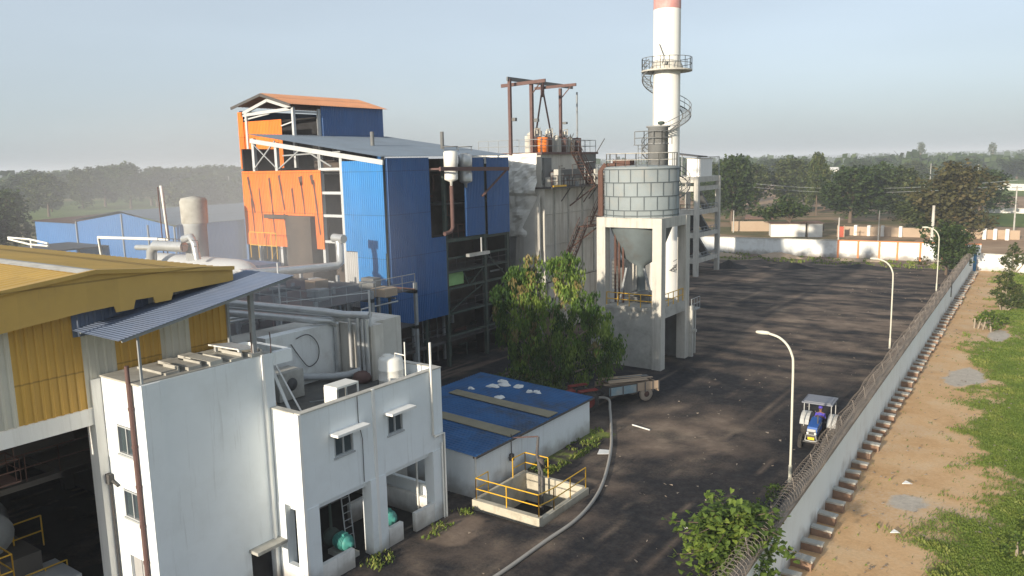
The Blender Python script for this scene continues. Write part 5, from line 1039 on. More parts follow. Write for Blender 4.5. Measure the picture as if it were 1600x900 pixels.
P(lambda b: b.box(-11.1, -10.45, 122.9, 123.0, 0, 2.5), 'leaf', 'bluegate', g_); P(lambda b: b.box(-11.25, -11.1, 122.8, 123.05, -.1, 2.7), 'gate_post', 'white', g_)
# ================================================================ STREET LAMPS
def lamp(loc, label, lean=0):
    t = thing('street_lamp', label, 'street lamp', loc, 'curved street lamps along the boundary wall'); ORI[t] = Vector((0, 0, 0))
    pts = [(0, 0, 0), (0, 0, 2), (-.02, 0, 4), (-.04, 0, 6.0), (-.12, 0, 6.5), (-.35, 0, 6.95), (-.75, 0, 7.28), (-1.25, 0, 7.42)]
    P(lambda b: b.tube([pts[0]]+smooth(pts[1:], 4), .06, 8, radii=None).cyl((0, 0, 0), (0, 0, .9), .085, n=10), 'pole', 'lamp', t)
    P(lambda b: b.box(-.16, .16, -.16, .16, -.02, .04), 'base_plate', 'dsteel', t)
    hd = P(lambda b: b.lathe([(0, -.42), (.07, -.36), (.1, -.1), (.09, .2), (.04, .3), (0, .3)], (-1.5, 0, 7.44), 10, 'x'), 'lamp_head', 'lamp', t)
    P(lambda b: b.box(-1.75, -1.35, -.05, .05, 7.33, 7.36), 'lens', 'glass', hd)
    return t
l0 = lamp((-10.56, 38.06, 0), 'cream curved street lamp nearest the camera, left of the blue tractor')
clone(l0, (-11.75, 70.1, 0), -.1, 1, 'middle curved street lamp standing on the black yard by the wall')
clone(l0, (-12.6, 102.8, 0), -.05, 1.0, 'farthest curved street lamp, in front of the dark tree at the wall corner')
# ================================================================ TRACTOR
tr = thing('tractor', 'blue farm tractor with a pale flat canopy and yellow plate beside the razor-wire wall', 'tractor', (-10.95, 44.6, 0)); ORI[tr] = Vector((0, 0, 0)); tr.rotation_euler = (0, 0, rad(-90+3))
# local x is forward
def wheel(name, x, y, r, wdt, mt, hubm, parent=tr):
    s = 1 if y > 0 else -1
    b = MB(); b.lathe([(r*.55, -wdt/2), (r*.93, -wdt/2), (r, -wdt*.32), (r, wdt*.32), (r*.93, wdt/2), (r*.55, wdt/2)], (x, y, r), 28, 'y')
    for k in range(22):
        a = 2*math.pi*k/22
        for q in (-1, 1):
            a2 = a+(.12 if q > 0 else 0)
            b.bar((x+(r+.01)*math.cos(a2), y, r+(r+.01)*math.sin(a2)), (x+(r+.01)*math.cos(a2+.1), y+q*wdt*.46, r+(r+.01)*math.sin(a2+.1)), .05, .04)
    w_ = b.build('wheel', mt, parent); ORI[w_] = Vector((0, 0, 0))
    b = MB(); b.lathe([(0, -wdt*.2), (r*.2, -wdt*.2), (r*.25, -wdt*.05), (r*.5, -wdt*.05), (r*.57, -wdt*.45), (r*.57, wdt*.45), (r*.5, wdt*.05), (r*.2, wdt*.1), (0, wdt*.1)], (x, y, r), 24, 'y')
    b.build('rim', hubm, w_)
for y in (-.72, .72): wheel('wheel', -.6, y, .70, .36, 'tyre', 'tlight')
for y in (-.62, .62): wheel('wheel', 1.25, y, .36, .2, 'tyre', 'tlight')
P(lambda b: b.poly([(.15, -.27, .85), (1.55, -.25, .85), (1.6, -.25, 1.12), (1.5, -.24, 1.32), (.15, -.27, 1.5)], (0, .52, 0)), 'hood', 'tblue', tr)
P(lambda b: b.poly([(.15, -.285, 1.2), (1.5, -.265, 1.1), (1.5, -.265, 1.17), (.15, -.285, 1.28)], (0, .55, 0)), 'hood_stripe', 'tlight', tr)
P(lambda b: b.box(1.55, 1.62, -.24, .24, .72, 1.1), 'grille', 'dsteel', tr)
P(lambda b: b.box(1.62, 1.65, -.22, .22, 1.1, 1.24), 'nose_band', 'tlight', tr)
for y in (-.2, .2): P(lambda b: b.lathe([(0, 0), (.07, 0), (.06, .04), (0, .05)], (1.62, y, 1.0), 12, 'x'), 'headlight', 'plastic', tr)
P(lambda b: b.box(1.68, 1.7, -.17, .17, .66, .8), 'number_plate', 'plate', tr)
P(lambda b: b.tube([(1.5, -.34, .62), (1.74, -.3, .62), (1.76, 0, .6), (1.74, .3, .62), (1.5, .34, .62)], .03, 6).tube([(1.74, -.3, .62), (1.72, -.25, .95), (1.72, .25, .95), (1.74, .3, .62)], .02, 6), 'front_guard', 'tlight', tr)
P(lambda b: b.box(-.75, 1.45, -.16, .16, .48, .86).box(-.9, -.2, -.28, .28, .4, .95).bar((1.25, -.55, .38), (1.25, .55, .38), .09).bar((-.6, -.6, .7), (-.6, .6, .7), .14), 'chassis', 'dsteel', tr)
P(lambda b: b.cyl((.95, .18, 1.3), (.95, .18, 1.85), .035, n=8), 'exhaust', 'dsteel', tr)
for y in (-.72, .72):
    def f(b):
        n = 8; pr = []
        for k in range(n+1):
            a = rad(20+140*k/n); pr.append((-.6+.80*math.cos(a), .70+.80*math.sin(a)))
        for (xa, za), (xb, zb) in zip(pr, pr[1:]): b.poly([(xa, y-.24, za), (xb, y-.24, zb), (xb, y+.24, zb), (xa, y+.24, za)], (0, 0, .03))
        yy = y-.24 if y > 0 else y+.22
        b.poly([(x, yy, z) for x, z in pr], (0, .02, 0))
    P(f, 'mudguard', 'tlight', tr)
P(lambda b: b.box(-.75, -.35, -.22, .22, .98, 1.06).box(-.8, -.72, -.22, .22, 1.02, 1.4), 'seat', 'dsteel', tr)
P(lambda b: b.tube([(.15, 0, 1.3), (-.05, 0, 1.48)], .025, 6).lathe([(.16, 0), (.18, .015), (.16, .03), (.14, .015), (.16, 0)], (-.08, 0, 1.48), 18), 'steering_wheel', 'dsteel', tr)
P(lambda b: [b.cyl((x, y, .9), (x, y, 2.32), .025, n=6) for x in (-1.1, .2) for y in (-.72, .72)], 'canopy_post', 'tlight', tr)
P(lambda b: b.poly([(-1.25, -.82, 2.30), (.45, -.82, 2.30), (.35, -.78, 2.40), (-1.15, -.78, 2.40)], (0, 0, 0.001)).box(-1.22, .42, -.82, .82, 2.3, 2.37).box(-1.1, .3, -.7, .7, 2.37, 2.41), 'canopy', 'tcan', tr)
# driver
def person_mesh(name, joints, edges, mname, loc_parent):
    me = bpy.data.meshes.new(name+'_skin'); me.from_pydata([j[0] for j in joints], edges, []); o = bpy.data.objects.new(name, me); C.objects.link(o)
    sm = o.modifiers.new('skin', 'SKIN'); ss = o.modifiers.new('sub', 'SUBSURF'); ss.levels = 2; ss.render_levels = 2
    for i, j in enumerate(joints): me.skin_vertices[0].data[i].radius = (j[1], j[1] if len(j) < 3 else j[2]); me.skin_vertices[0].data[i].use_root = (i == 0)
    dg = bpy.context.evaluated_depsgraph_get(); nm = bpy.data.meshes.new_from_object(o.evaluated_get(dg)); bpy.data.objects.remove(o)
    nm.materials.clear(); nm.materials.append(M[mname]); nm.polygons.foreach_set('use_smooth', [True]*len(nm.polygons))
    q = bpy.data.objects.new(name, nm); C.objects.link(q); return q
J = [((0, 0, 1.1), .14), ((0.02, 0, 1.32), .13), ((.04, 0, 1.52), .15), ((.05, 0, 1.62), .07), ((.07, 0, 1.7), .055), ((.09, 0, 1.82), .1, .085), ((.09, 0, 1.9), .075),
     ((.04, .19, 1.53), .06), ((.14, .25, 1.3), .045), ((.34, .14, 1.45), .032), ((.4, .12, 1.47), .035), ((.04, -.19, 1.53), .06), ((.14, -.25, 1.3), .045), ((.34, -.14, 1.45), .032), ((.4, -.12, 1.47), .035),
     ((.06, .11, 1.08), .09), ((.44, .15, 1.12), .065), ((.5, .15, .72), .045), ((.6, .15, .66), .04), ((.06, -.11, 1.08), .09), ((.44, -.15, 1.12), .065), ((.5, -.15, .72), .045), ((.6, -.15, .66), .04)]
E_ = [(0,1),(1,2),(2,3),(3,4),(4,5),(5,6),(2,7),(7,8),(8,9),(9,10),(2,11),(11,12),(12,13),(13,14),(0,15),(15,16),(16,17),(17,18),(0,19),(19,20),(20,21),(21,22)]
dr = person_mesh('person', J, E_, 'skin', None); dr.location = (-10.95, 45.15, 0); dr.rotation_euler = (0, 0, rad(-87)); ORI[dr] = Vector((0, 0, 0))
_tag(dr, 'driver in a violet-blue shirt and cap seated under the tractor canopy', 'person')
P(lambda b: b.lathe([(.17, 0), (.185, .15), (.175, .3), (.215, .44), (.1, .54), (.075, .55)], (.02, 0, 1.07), 14).tube([(.04, .19, 1.55), (.13, .255, 1.3)], .072, 8).tube([(.04, -.19, 1.55), (.13, -.255, 1.3)], .072, 8), 'shirt', 'cloth', dr)
P(lambda b: b.tube([(.04, .11, 1.1), (.44, .15, 1.14), (.5, .15, .76)], .095, 8, radii=[.11, .085, .06]).tube([(.04, -.11, 1.1), (.44, -.15, 1.14), (.5, -.15, .76)], .095, 8, radii=[.11, .085, .06]), 'trousers', 'trouser', dr)
P(lambda b: b.lathe([(.11, 0), (.115, .05), (.09, .11), (0, .13)], (.085, 0, 1.87), 14).poly([(.16, -.07, 1.88), (.28, -.05, 1.87), (.28, .05, 1.87), (.16, .07, 1.88)], (0, 0, .012)), 'cap', 'cloth', dr)
P(lambda b: b.lathe([(0, -.012), (.014, 0), (0, .012)], (.175, .035, 1.83), 6).lathe([(0, -.012), (.014, 0), (0, .012)], (.175, -.035, 1.83), 6).lathe([(0, -.03), (.014, -.02), (.006, .02), (0, .03)], (.192, 0, 1.80), 6), 'face_detail', 'hair', dr)
# ================================================================ TRAILER with scrap, old red tractor ahead
tl = thing('trailer', 'old flatbed farm trailer with a faded blue-grey side and dusty wheel, loaded with rusty planks', 'trailer', (-23.75, 46.2, 0)); ORI[tl] = Vector((0, 0, 0))
tl.rotation_euler = (0, 0, math.atan2(2.9, 1.75))
# local x towards the rear (right in the photo), -y side faces the camera
P(lambda b: b.box(-1.9, 1.9, -.95, .95, .78, .92).box(-2.0, 1.9, -.5, -.35, .62, .78).box(-2.0, 1.9, .35, .5, .62, .78).bar((-2.0, 0, .7), (-3.3, 0, .6), .12), 'bed', 'dsteel', tl)
P(lambda b: b.box(-1.9, .15, -1.0, -.95, .75, 1.28), 'side_board', 'trail', tl)
P(lambda b: b.box(.2, 1.9, -1.0, -.95, .8, 1.34).box(-1.9, 1.9, .95, 1.0, .8, 1.25).box(1.88, 1.94, -.95, .95, .6, 1.2), 'side_board', 'mud', tl, label='rusty pale rear side board')
P(lambda b: [b.box(x-.03, x+.03, -1.04, -1.0, .7, 1.36) for x in (-1.85, -.9, .17, .8, 1.4, 1.86)], 'stake', 'dsteel', tl)
for y in (-.78, .78):
    b = MB(); b.lathe([(.2, -.13), (.44, -.13), (.48, -.07), (.48, .07), (.44, .13), (.2, .13)], (1.0, y, .48), 24, 'y'); w_ = b.build('wheel', 'dusty', tl); ORI[w_] = Vector((0, 0, 0))
    b = MB(); b.lathe([(0, -.1), (.24, -.1), (.24, .1), (0, .1)], (1.0, y, .48), 16, 'y'); b.build('hub', 'rust', w_)
Rl = random.Random(4)
for k in range(13):
    y = Rl.uniform(-.7, .8); z = 1.32+.06*(k % 5)+Rl.uniform(0, .05); a = Rl.uniform(-.12, .12); xs = Rl.uniform(-2.0, -1.5); xe = Rl.uniform(1.1, 2.0)
    o = MB().bar((xs, y-a, z), (xe, y+a, z-.15), Rl.uniform(.16, .4), .05).build('plank', Rl.choice(('rust', 'espd', 'mud', 'bark')), loc=(0, 0, 0), cat='plank', group='rusty planks loaded on the trailer', label='long rusty plank stacked on the old farm trailer')
    o.location = tl.location; o.rotation_euler = tl.rotation_euler
rt_ = thing('old_tractor', 'dark red old tractor half hidden under the tree, ahead of the loaded trailer', 'tractor', (-25.5, 42.4, 0)); ORI[rt_] = Vector((0, 0, 0)); rt_.rotation_euler = (0, 0, math.atan2(-2.9, -1.75))
P(lambda b: b.poly([(.1, -.28, .8), (1.4, -.26, .8), (1.45, -.26, 1.2), (.1, -.28, 1.4)], (0, .54, 0)), 'hood', 'redold', rt_)
P(lambda b: b.box(-.8, 1.3, -.18, .18, .45, .82), 'chassis', 'dsteel', rt_)
for x, y, r, wd in ((-.6, -.7, .68, .34), (-.6, .7, .68, .34), (1.15, -.6, .36, .2), (1.15, .6, .36, .2)): wheel('wheel', x, y, r, wd, 'tyre', 'redold', rt_)
for y in (-.7, .7): P(lambda b: b.box(-1.2, .1, y-.2, y+.2, 1.4, 1.46).box(.05, .1, y-.2, y+.2, .9, 1.4), 'mudguard', 'redold', rt_)
P(lambda b: b.box(-.8, -.4, -.22, .22, .95, 1.03).box(-.85, -.78, -.22, .22, 1.0, 1.4).tube([(.1, 0, 1.2), (-.1, 0, 1.45)], .025, 6), 'seat', 'dsteel', rt_)
# ================================================================ FOLIAGE
def leaf_mat(name, c1, c2, c3, trans=.25):
    m = bpy.data.materials.new(name); m.use_nodes = True; nt = m.node_tree; L = nt.links.new; b = nt.nodes['Principled BSDF']
    b.inputs['Roughness'].default_value = .6; b.inputs['Specular IOR Level'].default_value = .25
    at = N(nt, 'ShaderNodeVertexColor', layer_name='tone'); r = N(nt, 'ShaderNodeValToRGB'); e = r.color_ramp.elements
    e[0].position, e[0].color = 0, (*c1, 1); e[1].position, e[1].color = 1, (*c3, 1); q = e.new(.5); q.color = (*c2, 1)
    sp = N(nt, 'ShaderNodeSeparateColor'); L(at.outputs[0], sp.inputs[0]); L(sp.outputs[0], r.inputs[0]); L(r.outputs[0], b.inputs['Base Color'])
    tb_ = N(nt, 'ShaderNodeBsdfTranslucent'); L(r.outputs[0], tb_.inputs[0]); mx = N(nt, 'ShaderNodeMixShader'); mx.inputs[0].default_value = trans
    L(b.outputs[0], mx.inputs[1]); L(tb_.outputs[0], mx.inputs[2]); L(mx.outputs[0], nt.nodes['Material Output'].inputs[0])
    return m
M['lf_dark'] = leaf_mat('dark_foliage', (.022, .042, .012), (.045, .075, .020), (.10, .13, .035))
M['lf_mid'] = leaf_mat('olive_foliage', (.032, .050, .014), (.070, .095, .026), (.15, .155, .05))
M['lf_brown'] = leaf_mat('brownish_foliage', (.05, .05, .018), (.09, .085, .03), (.17, .13, .06))
M['lf_droop'] = leaf_mat('drooping_foliage', (.03, .075, .014), (.10, .18, .03), (.28, .37, .075), .4)
M['lf_dry'] = leaf_mat('dry_seed_foliage', (.11, .10, .035), (.19, .15, .055), (.27, .21, .08), .2)
M['lf_bright'] = leaf_mat('bright_broad_leaves', (.05, .09, .018), (.11, .17, .03), (.24, .30, .05), .35)
M['lf_grass'] = leaf_mat('grass_blades', (.08, .14, .02), (.16, .22, .04), (.29, .30, .08), .3)
class Leaves:
    def __init__(s): s.v = []; s.f = []; s.c = []
    def quad(s, p, a, b, tone):
        i = len(s.v); s.v += [tuple(p-a*.5), tuple(p+b*.45-a*.05), tuple(p+a*.5), tuple(p-b*.45-a*.05)]; s.f.append((i, i+1, i+2, i+3)); s.c += [tone]*4
    def build(s, name, m, parent, base=None):
        me = bpy.data.meshes.new(name); me.from_pydata(s.v, [], s.f); ca = me.color_attributes.new('tone', 'FLOAT_COLOR', 'POINT')
        ca.data.foreach_set('color', [x for t in s.c for x in (t, t, t, 1)]); me.materials.append(M[m])
        o = bpy.data.objects.new(name, me); C.objects.link(o)
        if parent is not None: o.parent = parent
        return o
def rv(r): 
    while True:
        v = Vector((r.uniform(-1, 1), r.uniform(-1, 1), r.uniform(-1, 1)))
        if .05 < v.length < 1: return v
def crown(r, h, rad_, base, nclump, nleaf, ls, spread, flat=1.0, lobes=7):
    """leaf clumps spread over several uneven lobes"""
    Lv = Leaves(); lb = []
    for k in range(lobes):
        a = r.uniform(0, 2*math.pi); q = r.uniform(.0, .62)*rad_
        zc = base+(h-base)*r.uniform(.18, .82); lb.append((Vector((q*math.cos(a), q*math.sin(a), zc)), rad_*r.uniform(.34, .62)))
    lb.append((Vector((0, 0, h-rad_*.4)), rad_*.42))
    for k in range(nclump):
        c, rr_ = r.choice(lb); d = rv(r).normalized(); p = c+Vector((d.x*rr_, d.y*rr_, d.z*rr_*flat*.85))*r.uniform(.55, 1.08)
        tone = max(0, min(1, r.gauss(.42, .2)))
        for j in range(nleaf):
            o = rv(r)*spread; n = (rv(r)+Vector((0, 0, .7))).normalized(); a = n.orthogonal().normalized(); a.rotate(Matrix.Rotation(r.uniform(0, 6.28), 3, n)); b = n.cross(a)
            s_ = ls*r.uniform(.6, 1.3); Lv.quad(p+o, a*s_, b*s_, max(0, min(1, tone+r.uniform(-.15, .15))))
    return Lv, lb
def trunkmesh(r, h, lb, th=.22, base=0):
    b = MB(); top = Vector((r.uniform(-.3, .3), r.uniform(-.3, .3), h*.45))
    b.tube([(0, 0, -.4), (0, 0, h*.12), top*.6+Vector((0, 0, h*.04)), top], th, 8, radii=[th*1.3, th, th*.85, th*.6])
    for c, q in lb:
        s_ = top.lerp(Vector((0, 0, h*.2)), r.random()*.6); mid = s_.lerp(c, .5)+Vector((0, 0, .08*h)); b.tube([s_, mid, c, c+Vector((0, 0, q*.5))], th*.4, 5, radii=[th*.5, th*.32, th*.2, th*.07])
    return b
def tree_proto(seed, h, rad_, m, base=.28, nclump=520, nleaf=8, ls=.55, spread=.65, name='tree', flat=1.0, bark='bark', lobes=8, loc=(0, 0, -500)):
    r = random.Random(seed); t = thing(name, None, 'tree', (0, 0, 0)); ORI[t] = Vector((0, 0, 0))
    Lv, lb = crown(r, h, rad_, h*base, nclump, nleaf, ls, spread, flat, lobes); Lv.build('crown', m, t); trunkmesh(r, h, lb, h*.022).build('trunk', bark, t)
    return t
protos = [tree_proto(1, 12, 5.6, 'lf_dark', .1, nclump=900, lobes=12), tree_proto(2, 12, 5.2, 'lf_mid', .08, nclump=820, lobes=11), tree_proto(3, 12, 5.4, 'lf_mid', .05, nclump=900, lobes=13), tree_proto(4, 12, 5.0, 'lf_dark', .05, nclump=820, lobes=12), tree_proto(5, 12, 5.0, 'lf_brown', .04, nclump=760, lobes=14, spread=.6)]
thin = tree_proto(6, 12, 3.0, 'lf_mid', .45, nclump=110, nleaf=6, lobes=6, bark='barkl')
flat_ = tree_proto(8, 8, 5.0, 'lf_dark', .45, nclump=420, lobes=9, flat=.5, ls=.42, spread=.5)
used = set()
def put(pr, x, y, h, w_, label, group, hp=12.0, wp_=10.0, z=0):
    sx = 1.18*w_/wp_; s = (sx, sx*R.uniform(.9, 1.1), h/hp); rz = R.uniform(0, 6.28)
    if pr in used: o = clone(pr, (x, y, z), rz, s, label)
    else: used.add(pr); o = pr; o.location = (x, y, z); o.rotation_euler = (0, 0, rz); o.scale = s; o['label'] = label
    o['group'] = group; return o
G1 = 'trees beyond the far wall'
G1L = [
 (0, -69.1, 190.3, 17.0, 11, 'tall dark green tree beyond the far wall, directly right of the slender concrete tower', 'trees beyond the far wall'),
 (3, -74.6, 206.8, 13.2, 9.5, 'round dark tree just behind the tall one right of the concrete tower', G1),
 (1, -83.5, 251, 14.5, 11, 'smaller hazy tree above the mud-walled yard', G1),
 (2, -75.7, 260.2, 15.8, 14.5, 'broad olive tree rising above the small flat-crowned tree', G1),
 (1, -58.0, 225, 17.6, 6.6, 'narrow tall tree sticking up just right of the flat-crowned tree', G1),
 (0, -44.0, 201.4, 13.8, 14.5, 'widest dark tree behind the red door and poles', G1),
 (3, -40.1, 213.7, 14.2, 9, 'dark rounded tree between the widest one and the olive clump', G1),
 (2, -35.2, 217.6, 13.1, 12, 'olive bushy tree behind the thin pole', G1),
 (1, -25.1, 175.2, 8.4, 10, 'low spreading olive tree left of the thick concrete pole', G1),
 (4, -18.6, 169.4, 14.4, 12.5, 'large brownish-green ragged tree behind the thick concrete pole', G1),
 (0, -20.1, 234.5, 12.0, 12.5, 'dark tree at the right end of the tree line beside the bare field', G1)]
for i, x, y, h, w_, lab, g in G1L: put(protos[i], x, y, h, w_, lab, g, z=-.3)
put(flat_, -47.7, 164.5, 8.0, 10.5, 'small flat-crowned dark tree leaning in front of the white hut', 'trees beyond the far wall', 8, z=-.3)
put(thin, -118, 800, 26, 15, 'tall thin hazy tree standing on the horizon above the ragged tree', 'trees on the far plain', z=-.3)
put(thin, -62, 800, 24, 12, 'bare thin pale-trunked tree on the horizon at the right', 'trees on the far plain', z=-.3)
far_right = [(1, -100, 254, 15.2, 11), (2, -92, 340, 13.8, 13), (3, -100, 470, 13.9, 16), (0, -136, 441, 15.3, 20), (1, -134, 494, 14.8, 18), (2, -68, 441, 12.7, 16), (0, -47, 441, 13.0, 15), (3, -150, 380, 13, 18), (1, -118, 330, 12, 15), (0, -30, 560, 12, 20), (2, -14, 540, 12, 22), (3, -86, 560, 14, 24), (1, -60, 620, 14, 22), (0, -110, 600, 15, 26), (2, -170, 560, 14, 24), (3, -200, 620, 15, 28), (0, 5, 505, 10, 20), (2, -120, 285, 10, 11), (3, -108, 300, 9, 10), (1, -62, 250, 9, 10), (0, -88, 225, 10, 9), (2, -52, 240, 10, 11), (1, -30, 250, 9, 10)]
for i, x, y, h, w_ in far_right: put(protos[i], x, y, h, w_, 'hazy green tree on the plain well beyond the far wall', 'hazy trees on the plain to the right', z=-.3)
left_ = [(0, -169, 67, 13.4, 10), (1, -305, 137, 16, 13.5), (2, -355, 174, 17.5, 14), (0, -361, 187, 18.5, 18), (3, -323, 178, 19.6, 16), (1, -332, 195, 18, 17), (2, -327, 206, 17, 17), (0, -325, 217, 18, 17), (3, -312, 220, 17, 17), (1, -300, 228, 17, 18), (2, -285, 235, 16, 18), (0, -342, 155, 9, 10), (1, -345, 200, 16, 18), (3, -400, 170, 16, 22), (2, -430, 190, 17, 24), (0, -400, 240, 17, 26), (1, -507, 216, 16, 28), (3, -516, 246, 17, 26), (0, -509, 273, 20, 24), (2, -450, 280, 17, 26), (0, -420, 300, 17, 26), (3, -380, 300, 17, 24), (1, -350, 300, 17, 24), (1, -240, 150, 13, 14), (0, -250, 165, 14, 15), (2, -262, 180, 15, 15), (3, -275, 200, 15, 15), (0, -172, 60, 11, 9), (1, -260, 96, 14, 11), (0, -234, 168, 13, 14), (3, -222, 172, 13, 14), (2, -245, 190, 15, 16), (2, -255, 215, 16, 16)]
for i, x, y, h, w_ in left_: put(protos[i], x, y, h, w_, 'hazy tree in the wood beyond the blue factory shed at the left', 'hazy trees beyond the blue factory shed', z=-.3)
# the far woods, read as one mass
def far_wood(name, spots, label):
    Lv = Leaves(); r = random.Random(9)
    for (x, y, h, w_) in spots:
        tone0 = r.uniform(.2, .6)
        for k in range(34):
            d = rv(r); p = Vector((x+d.x*w_*.5, y+d.y*w_*.5, -.3+h*(.52+d.z*.48))); s_ = w_*.20*r.uniform(.6, 1.3)
            n = (rv(r)+Vector((0, -.3, .5))).normalized(); a = n.orthogonal().normalized(); b = n.cross(a); Lv.quad(p, a*s_, b*s_, max(0, min(1, tone0+r.uniform(-.2, .2))))
    o = Lv.build(name, 'lf_dark', None); _tag(o, label, 'woodland', None, 'stuff')
r = random.Random(21); spots = []
for k in range(1500):
    a = rad(r.uniform(-78, 8)); d = 520+r.random()**1.6*3600
    if fbm(math.sin(a)*d*.004, math.cos(a)*d*.004, 3) < -.04 and r.random() < .8: continue
    q = r.uniform(9, 16)*(1+d/9000); spots.append((math.sin(a)*d, math.cos(a)*d, q, q*r.uniform(1.3, 2.4)))
far_wood('far_woodland', spots, 'hazy dark woodland scattered over the plain up to the horizon')
# tree at the corner of the walls, layered
tm = tree_proto(31, 7.4, 3.9, 'lf_dark', .1, nclump=460, nleaf=12, ls=.34, spread=.42, flat=.6, lobes=13); tm.location = (-13.4, 117.5, 0); tm['label'] = 'layered dark green tree in the corner where the boundary walls meet'
# drooping tree in front of the precipitator
def droop_tree():
    r = random.Random(17); t = thing('tree', 'large green tree with drooping leaves between the boiler house and the concrete silo frame', 'tree', (-28.3, 43.8, 0)); ORI[t] = Vector((0, 0, 0)); t.scale = (.95, .95, 1.12)
    lobes = [((-3.0, -1.3, 6.6), (1.0, 1.0, .6)), ((-2.0, -.9, 7.6), (1.1, 1.1, .9)), ((-1.4, -.5, 8.1), (1.3, 1.2, .8)), ((.9, .5, 8.3), (1.2, 1.1, .9)), ((-3.3, -1.5, 5.6), (.6, .6, .6)), ((1.3, .7, 7.2), (1.2, 1.2, 1.0)), ((-.9, -.8, 6.6), (1.4, 1.3, 1.0)), ((-1.9, -1.3, 5.2), (1.1, 1.1, .9)), ((.2, -.2, 5.2), (1.5, 1.4, 1.2)), ((2.2, 1.0, 5.7), (1.3, 1.2, 1.1)), ((3.3, 1.4, 4.7), (1.1, 1.1, 1.0)), ((-.8, -1.2, 3.9), (1.5, 1.3, .9)), ((1.4, .2, 3.8), (1.4, 1.3, 1.0)), ((3.0, 1.2, 3.3), (1.2, 1.1, 1.0)), ((4.2, 1.8, 3.6), (.8, .8, .9)), ((.4, -.6, 2.6), (1.5, 1.4, .9)), ((2.1, .4, 2.3), (1.2, 1.2, .8)), ((-1.3, -1.5, 2.2), (1.1, 1.0, .8)), ((.2, -1.0, 1.4), (1.2, 1.1, .7)), ((-3.0, -1.5, 4.4), (.5, .5, .8)), ((3.6, 1.4, 2.2), (.7, .7, .6)), ((-2.3, -1.2, 3.2), (.6, .6, .6))]
    Lv = Leaves(); Ld = Leaves()
    for (c, q) in lobes:
        vol = q[0]*q[1]*q[2]; n = int(8+17*vol**.75)
        lt = r.gauss(.42, .22)
        for k in range(n):
            d = rv(r).normalized()*r.uniform(.5, 1.05); p = Vector(c)+Vector((d.x*q[0], d.y*q[1], d.z*q[2]))
            tone = max(.02, min(1, lt+r.gauss(0, .25))); dry = r.random() < (.12 if c[2] > 6 else .03)
            for j in range(30):
                o = Vector((r.gauss(0, .15), r.gauss(0, .15), -abs(r.gauss(0, .42)))); dn = Vector((r.gauss(0, .35), r.gauss(0, .35), -1)).normalized(); sd = dn.cross(rv(r)).normalized()
                (Ld if dry else Lv).quad(p+o, dn*r.uniform(.24, .42), sd*r.uniform(.09, .16), max(0, min(1, tone+r.uniform(-.15, .15))))
    Lv.build('crown', 'lf_droop', t); Ld.build('seed_clusters', 'lf_dry', t)
    b = MB(); b.tube([(-.3, .1, -.2), (-.2, 0, 1.5), (0, .1, 3.0), (-.2, 0, 5)], .2, 10, radii=[.3, .24, .2, .12])
    for (c, q) in lobes: b.tube([(-.1, 0, max(1.2, c[2]*.45)), (c[0]*.5, c[1]*.5, c[2]*.8), (c[0], c[1], c[2]+.2)], .06, 6, radii=[.1, .06, .02])
    b.tube([(-1.4, -.6, 5.8), (-2.2, -1.0, 7.4), (-2.5, -1.1, 7.9)], .03, 5).tube([(-1.8, -.6, 5.8), (-3.4, -1.3, 5.2), (-3.6, -1.4, 4.4)], .03, 5)
    b.build('trunk', 'barkl', t)
droop_tree()
def broad_tree():
    r = random.Random(23); t = thing('tree', 'leafy bright green young tree in the foreground, over the near end of the razor-wire wall', 'tree', (-9.2, 26.3, 0)); ORI[t] = Vector((0, 0, 0)); t.scale = (1.25, 1.15, 1.2)
    Lv = Leaves(); b = MB(); b.tube([(0, 0, -.2), (.05, .1, 1.2), (0, .2, 2.2)], .09, 8, radii=[.12, .09, .06])
    for k in range(96):
        a = r.uniform(0, 6.28); el = r.uniform(.0, 1.25); ln = r.uniform(1.1, 2.25)*(1-.20*el)
        s_ = Vector((0, .15, r.uniform(.9, 2.2))); e = s_+Vector((math.cos(a)*math.cos(el)*ln, math.sin(a)*math.cos(el)*ln, math.sin(el)*ln*.62+.15)); m_ = s_.lerp(e, .5)+Vector((0, 0, .22)); e.z -= .1
        b.tube([s_, m_, e], .02, 4, radii=[.03, .018, .006])
        tone = max(.05, min(1, r.gauss(.42, .2)))
        for j in range(46):
            tt = r.random()**.7; p = (s_.lerp(m_, tt*2) if tt < .5 else m_.lerp(e, tt*2-1))+Vector((r.gauss(0, .16), r.gauss(0, .16), r.gauss(0, .13)))
            dn = Vector((r.gauss(0, .7), r.gauss(0, .7), r.uniform(-1, .35))).normalized(); sd = dn.cross(Vector((r.gauss(0, .3), r.gauss(0, .3), 1))).normalized(); L_ = r.uniform(.12, .22)
            i = len(Lv.v); c = p; nn = dn.cross(sd)*.02
            # heart-shaped leaf folded on its midrib
            for q in (-1, 1):
                i = len(Lv.v); Lv.v += [tuple(c), tuple(c+sd*q*L_*.42-dn*L_*.12+nn), tuple(c+sd*q*L_*.46+dn*L_*.3+nn), tuple(c+dn*L_)]; Lv.f.append((i, i+1, i+2, i+3)); Lv.c += [max(0, min(1, tone+r.uniform(-.12, .2)))]*4
    Lv.build('crown', 'lf_bright', t); b.build('trunk', 'bark', t)
broad_tree()
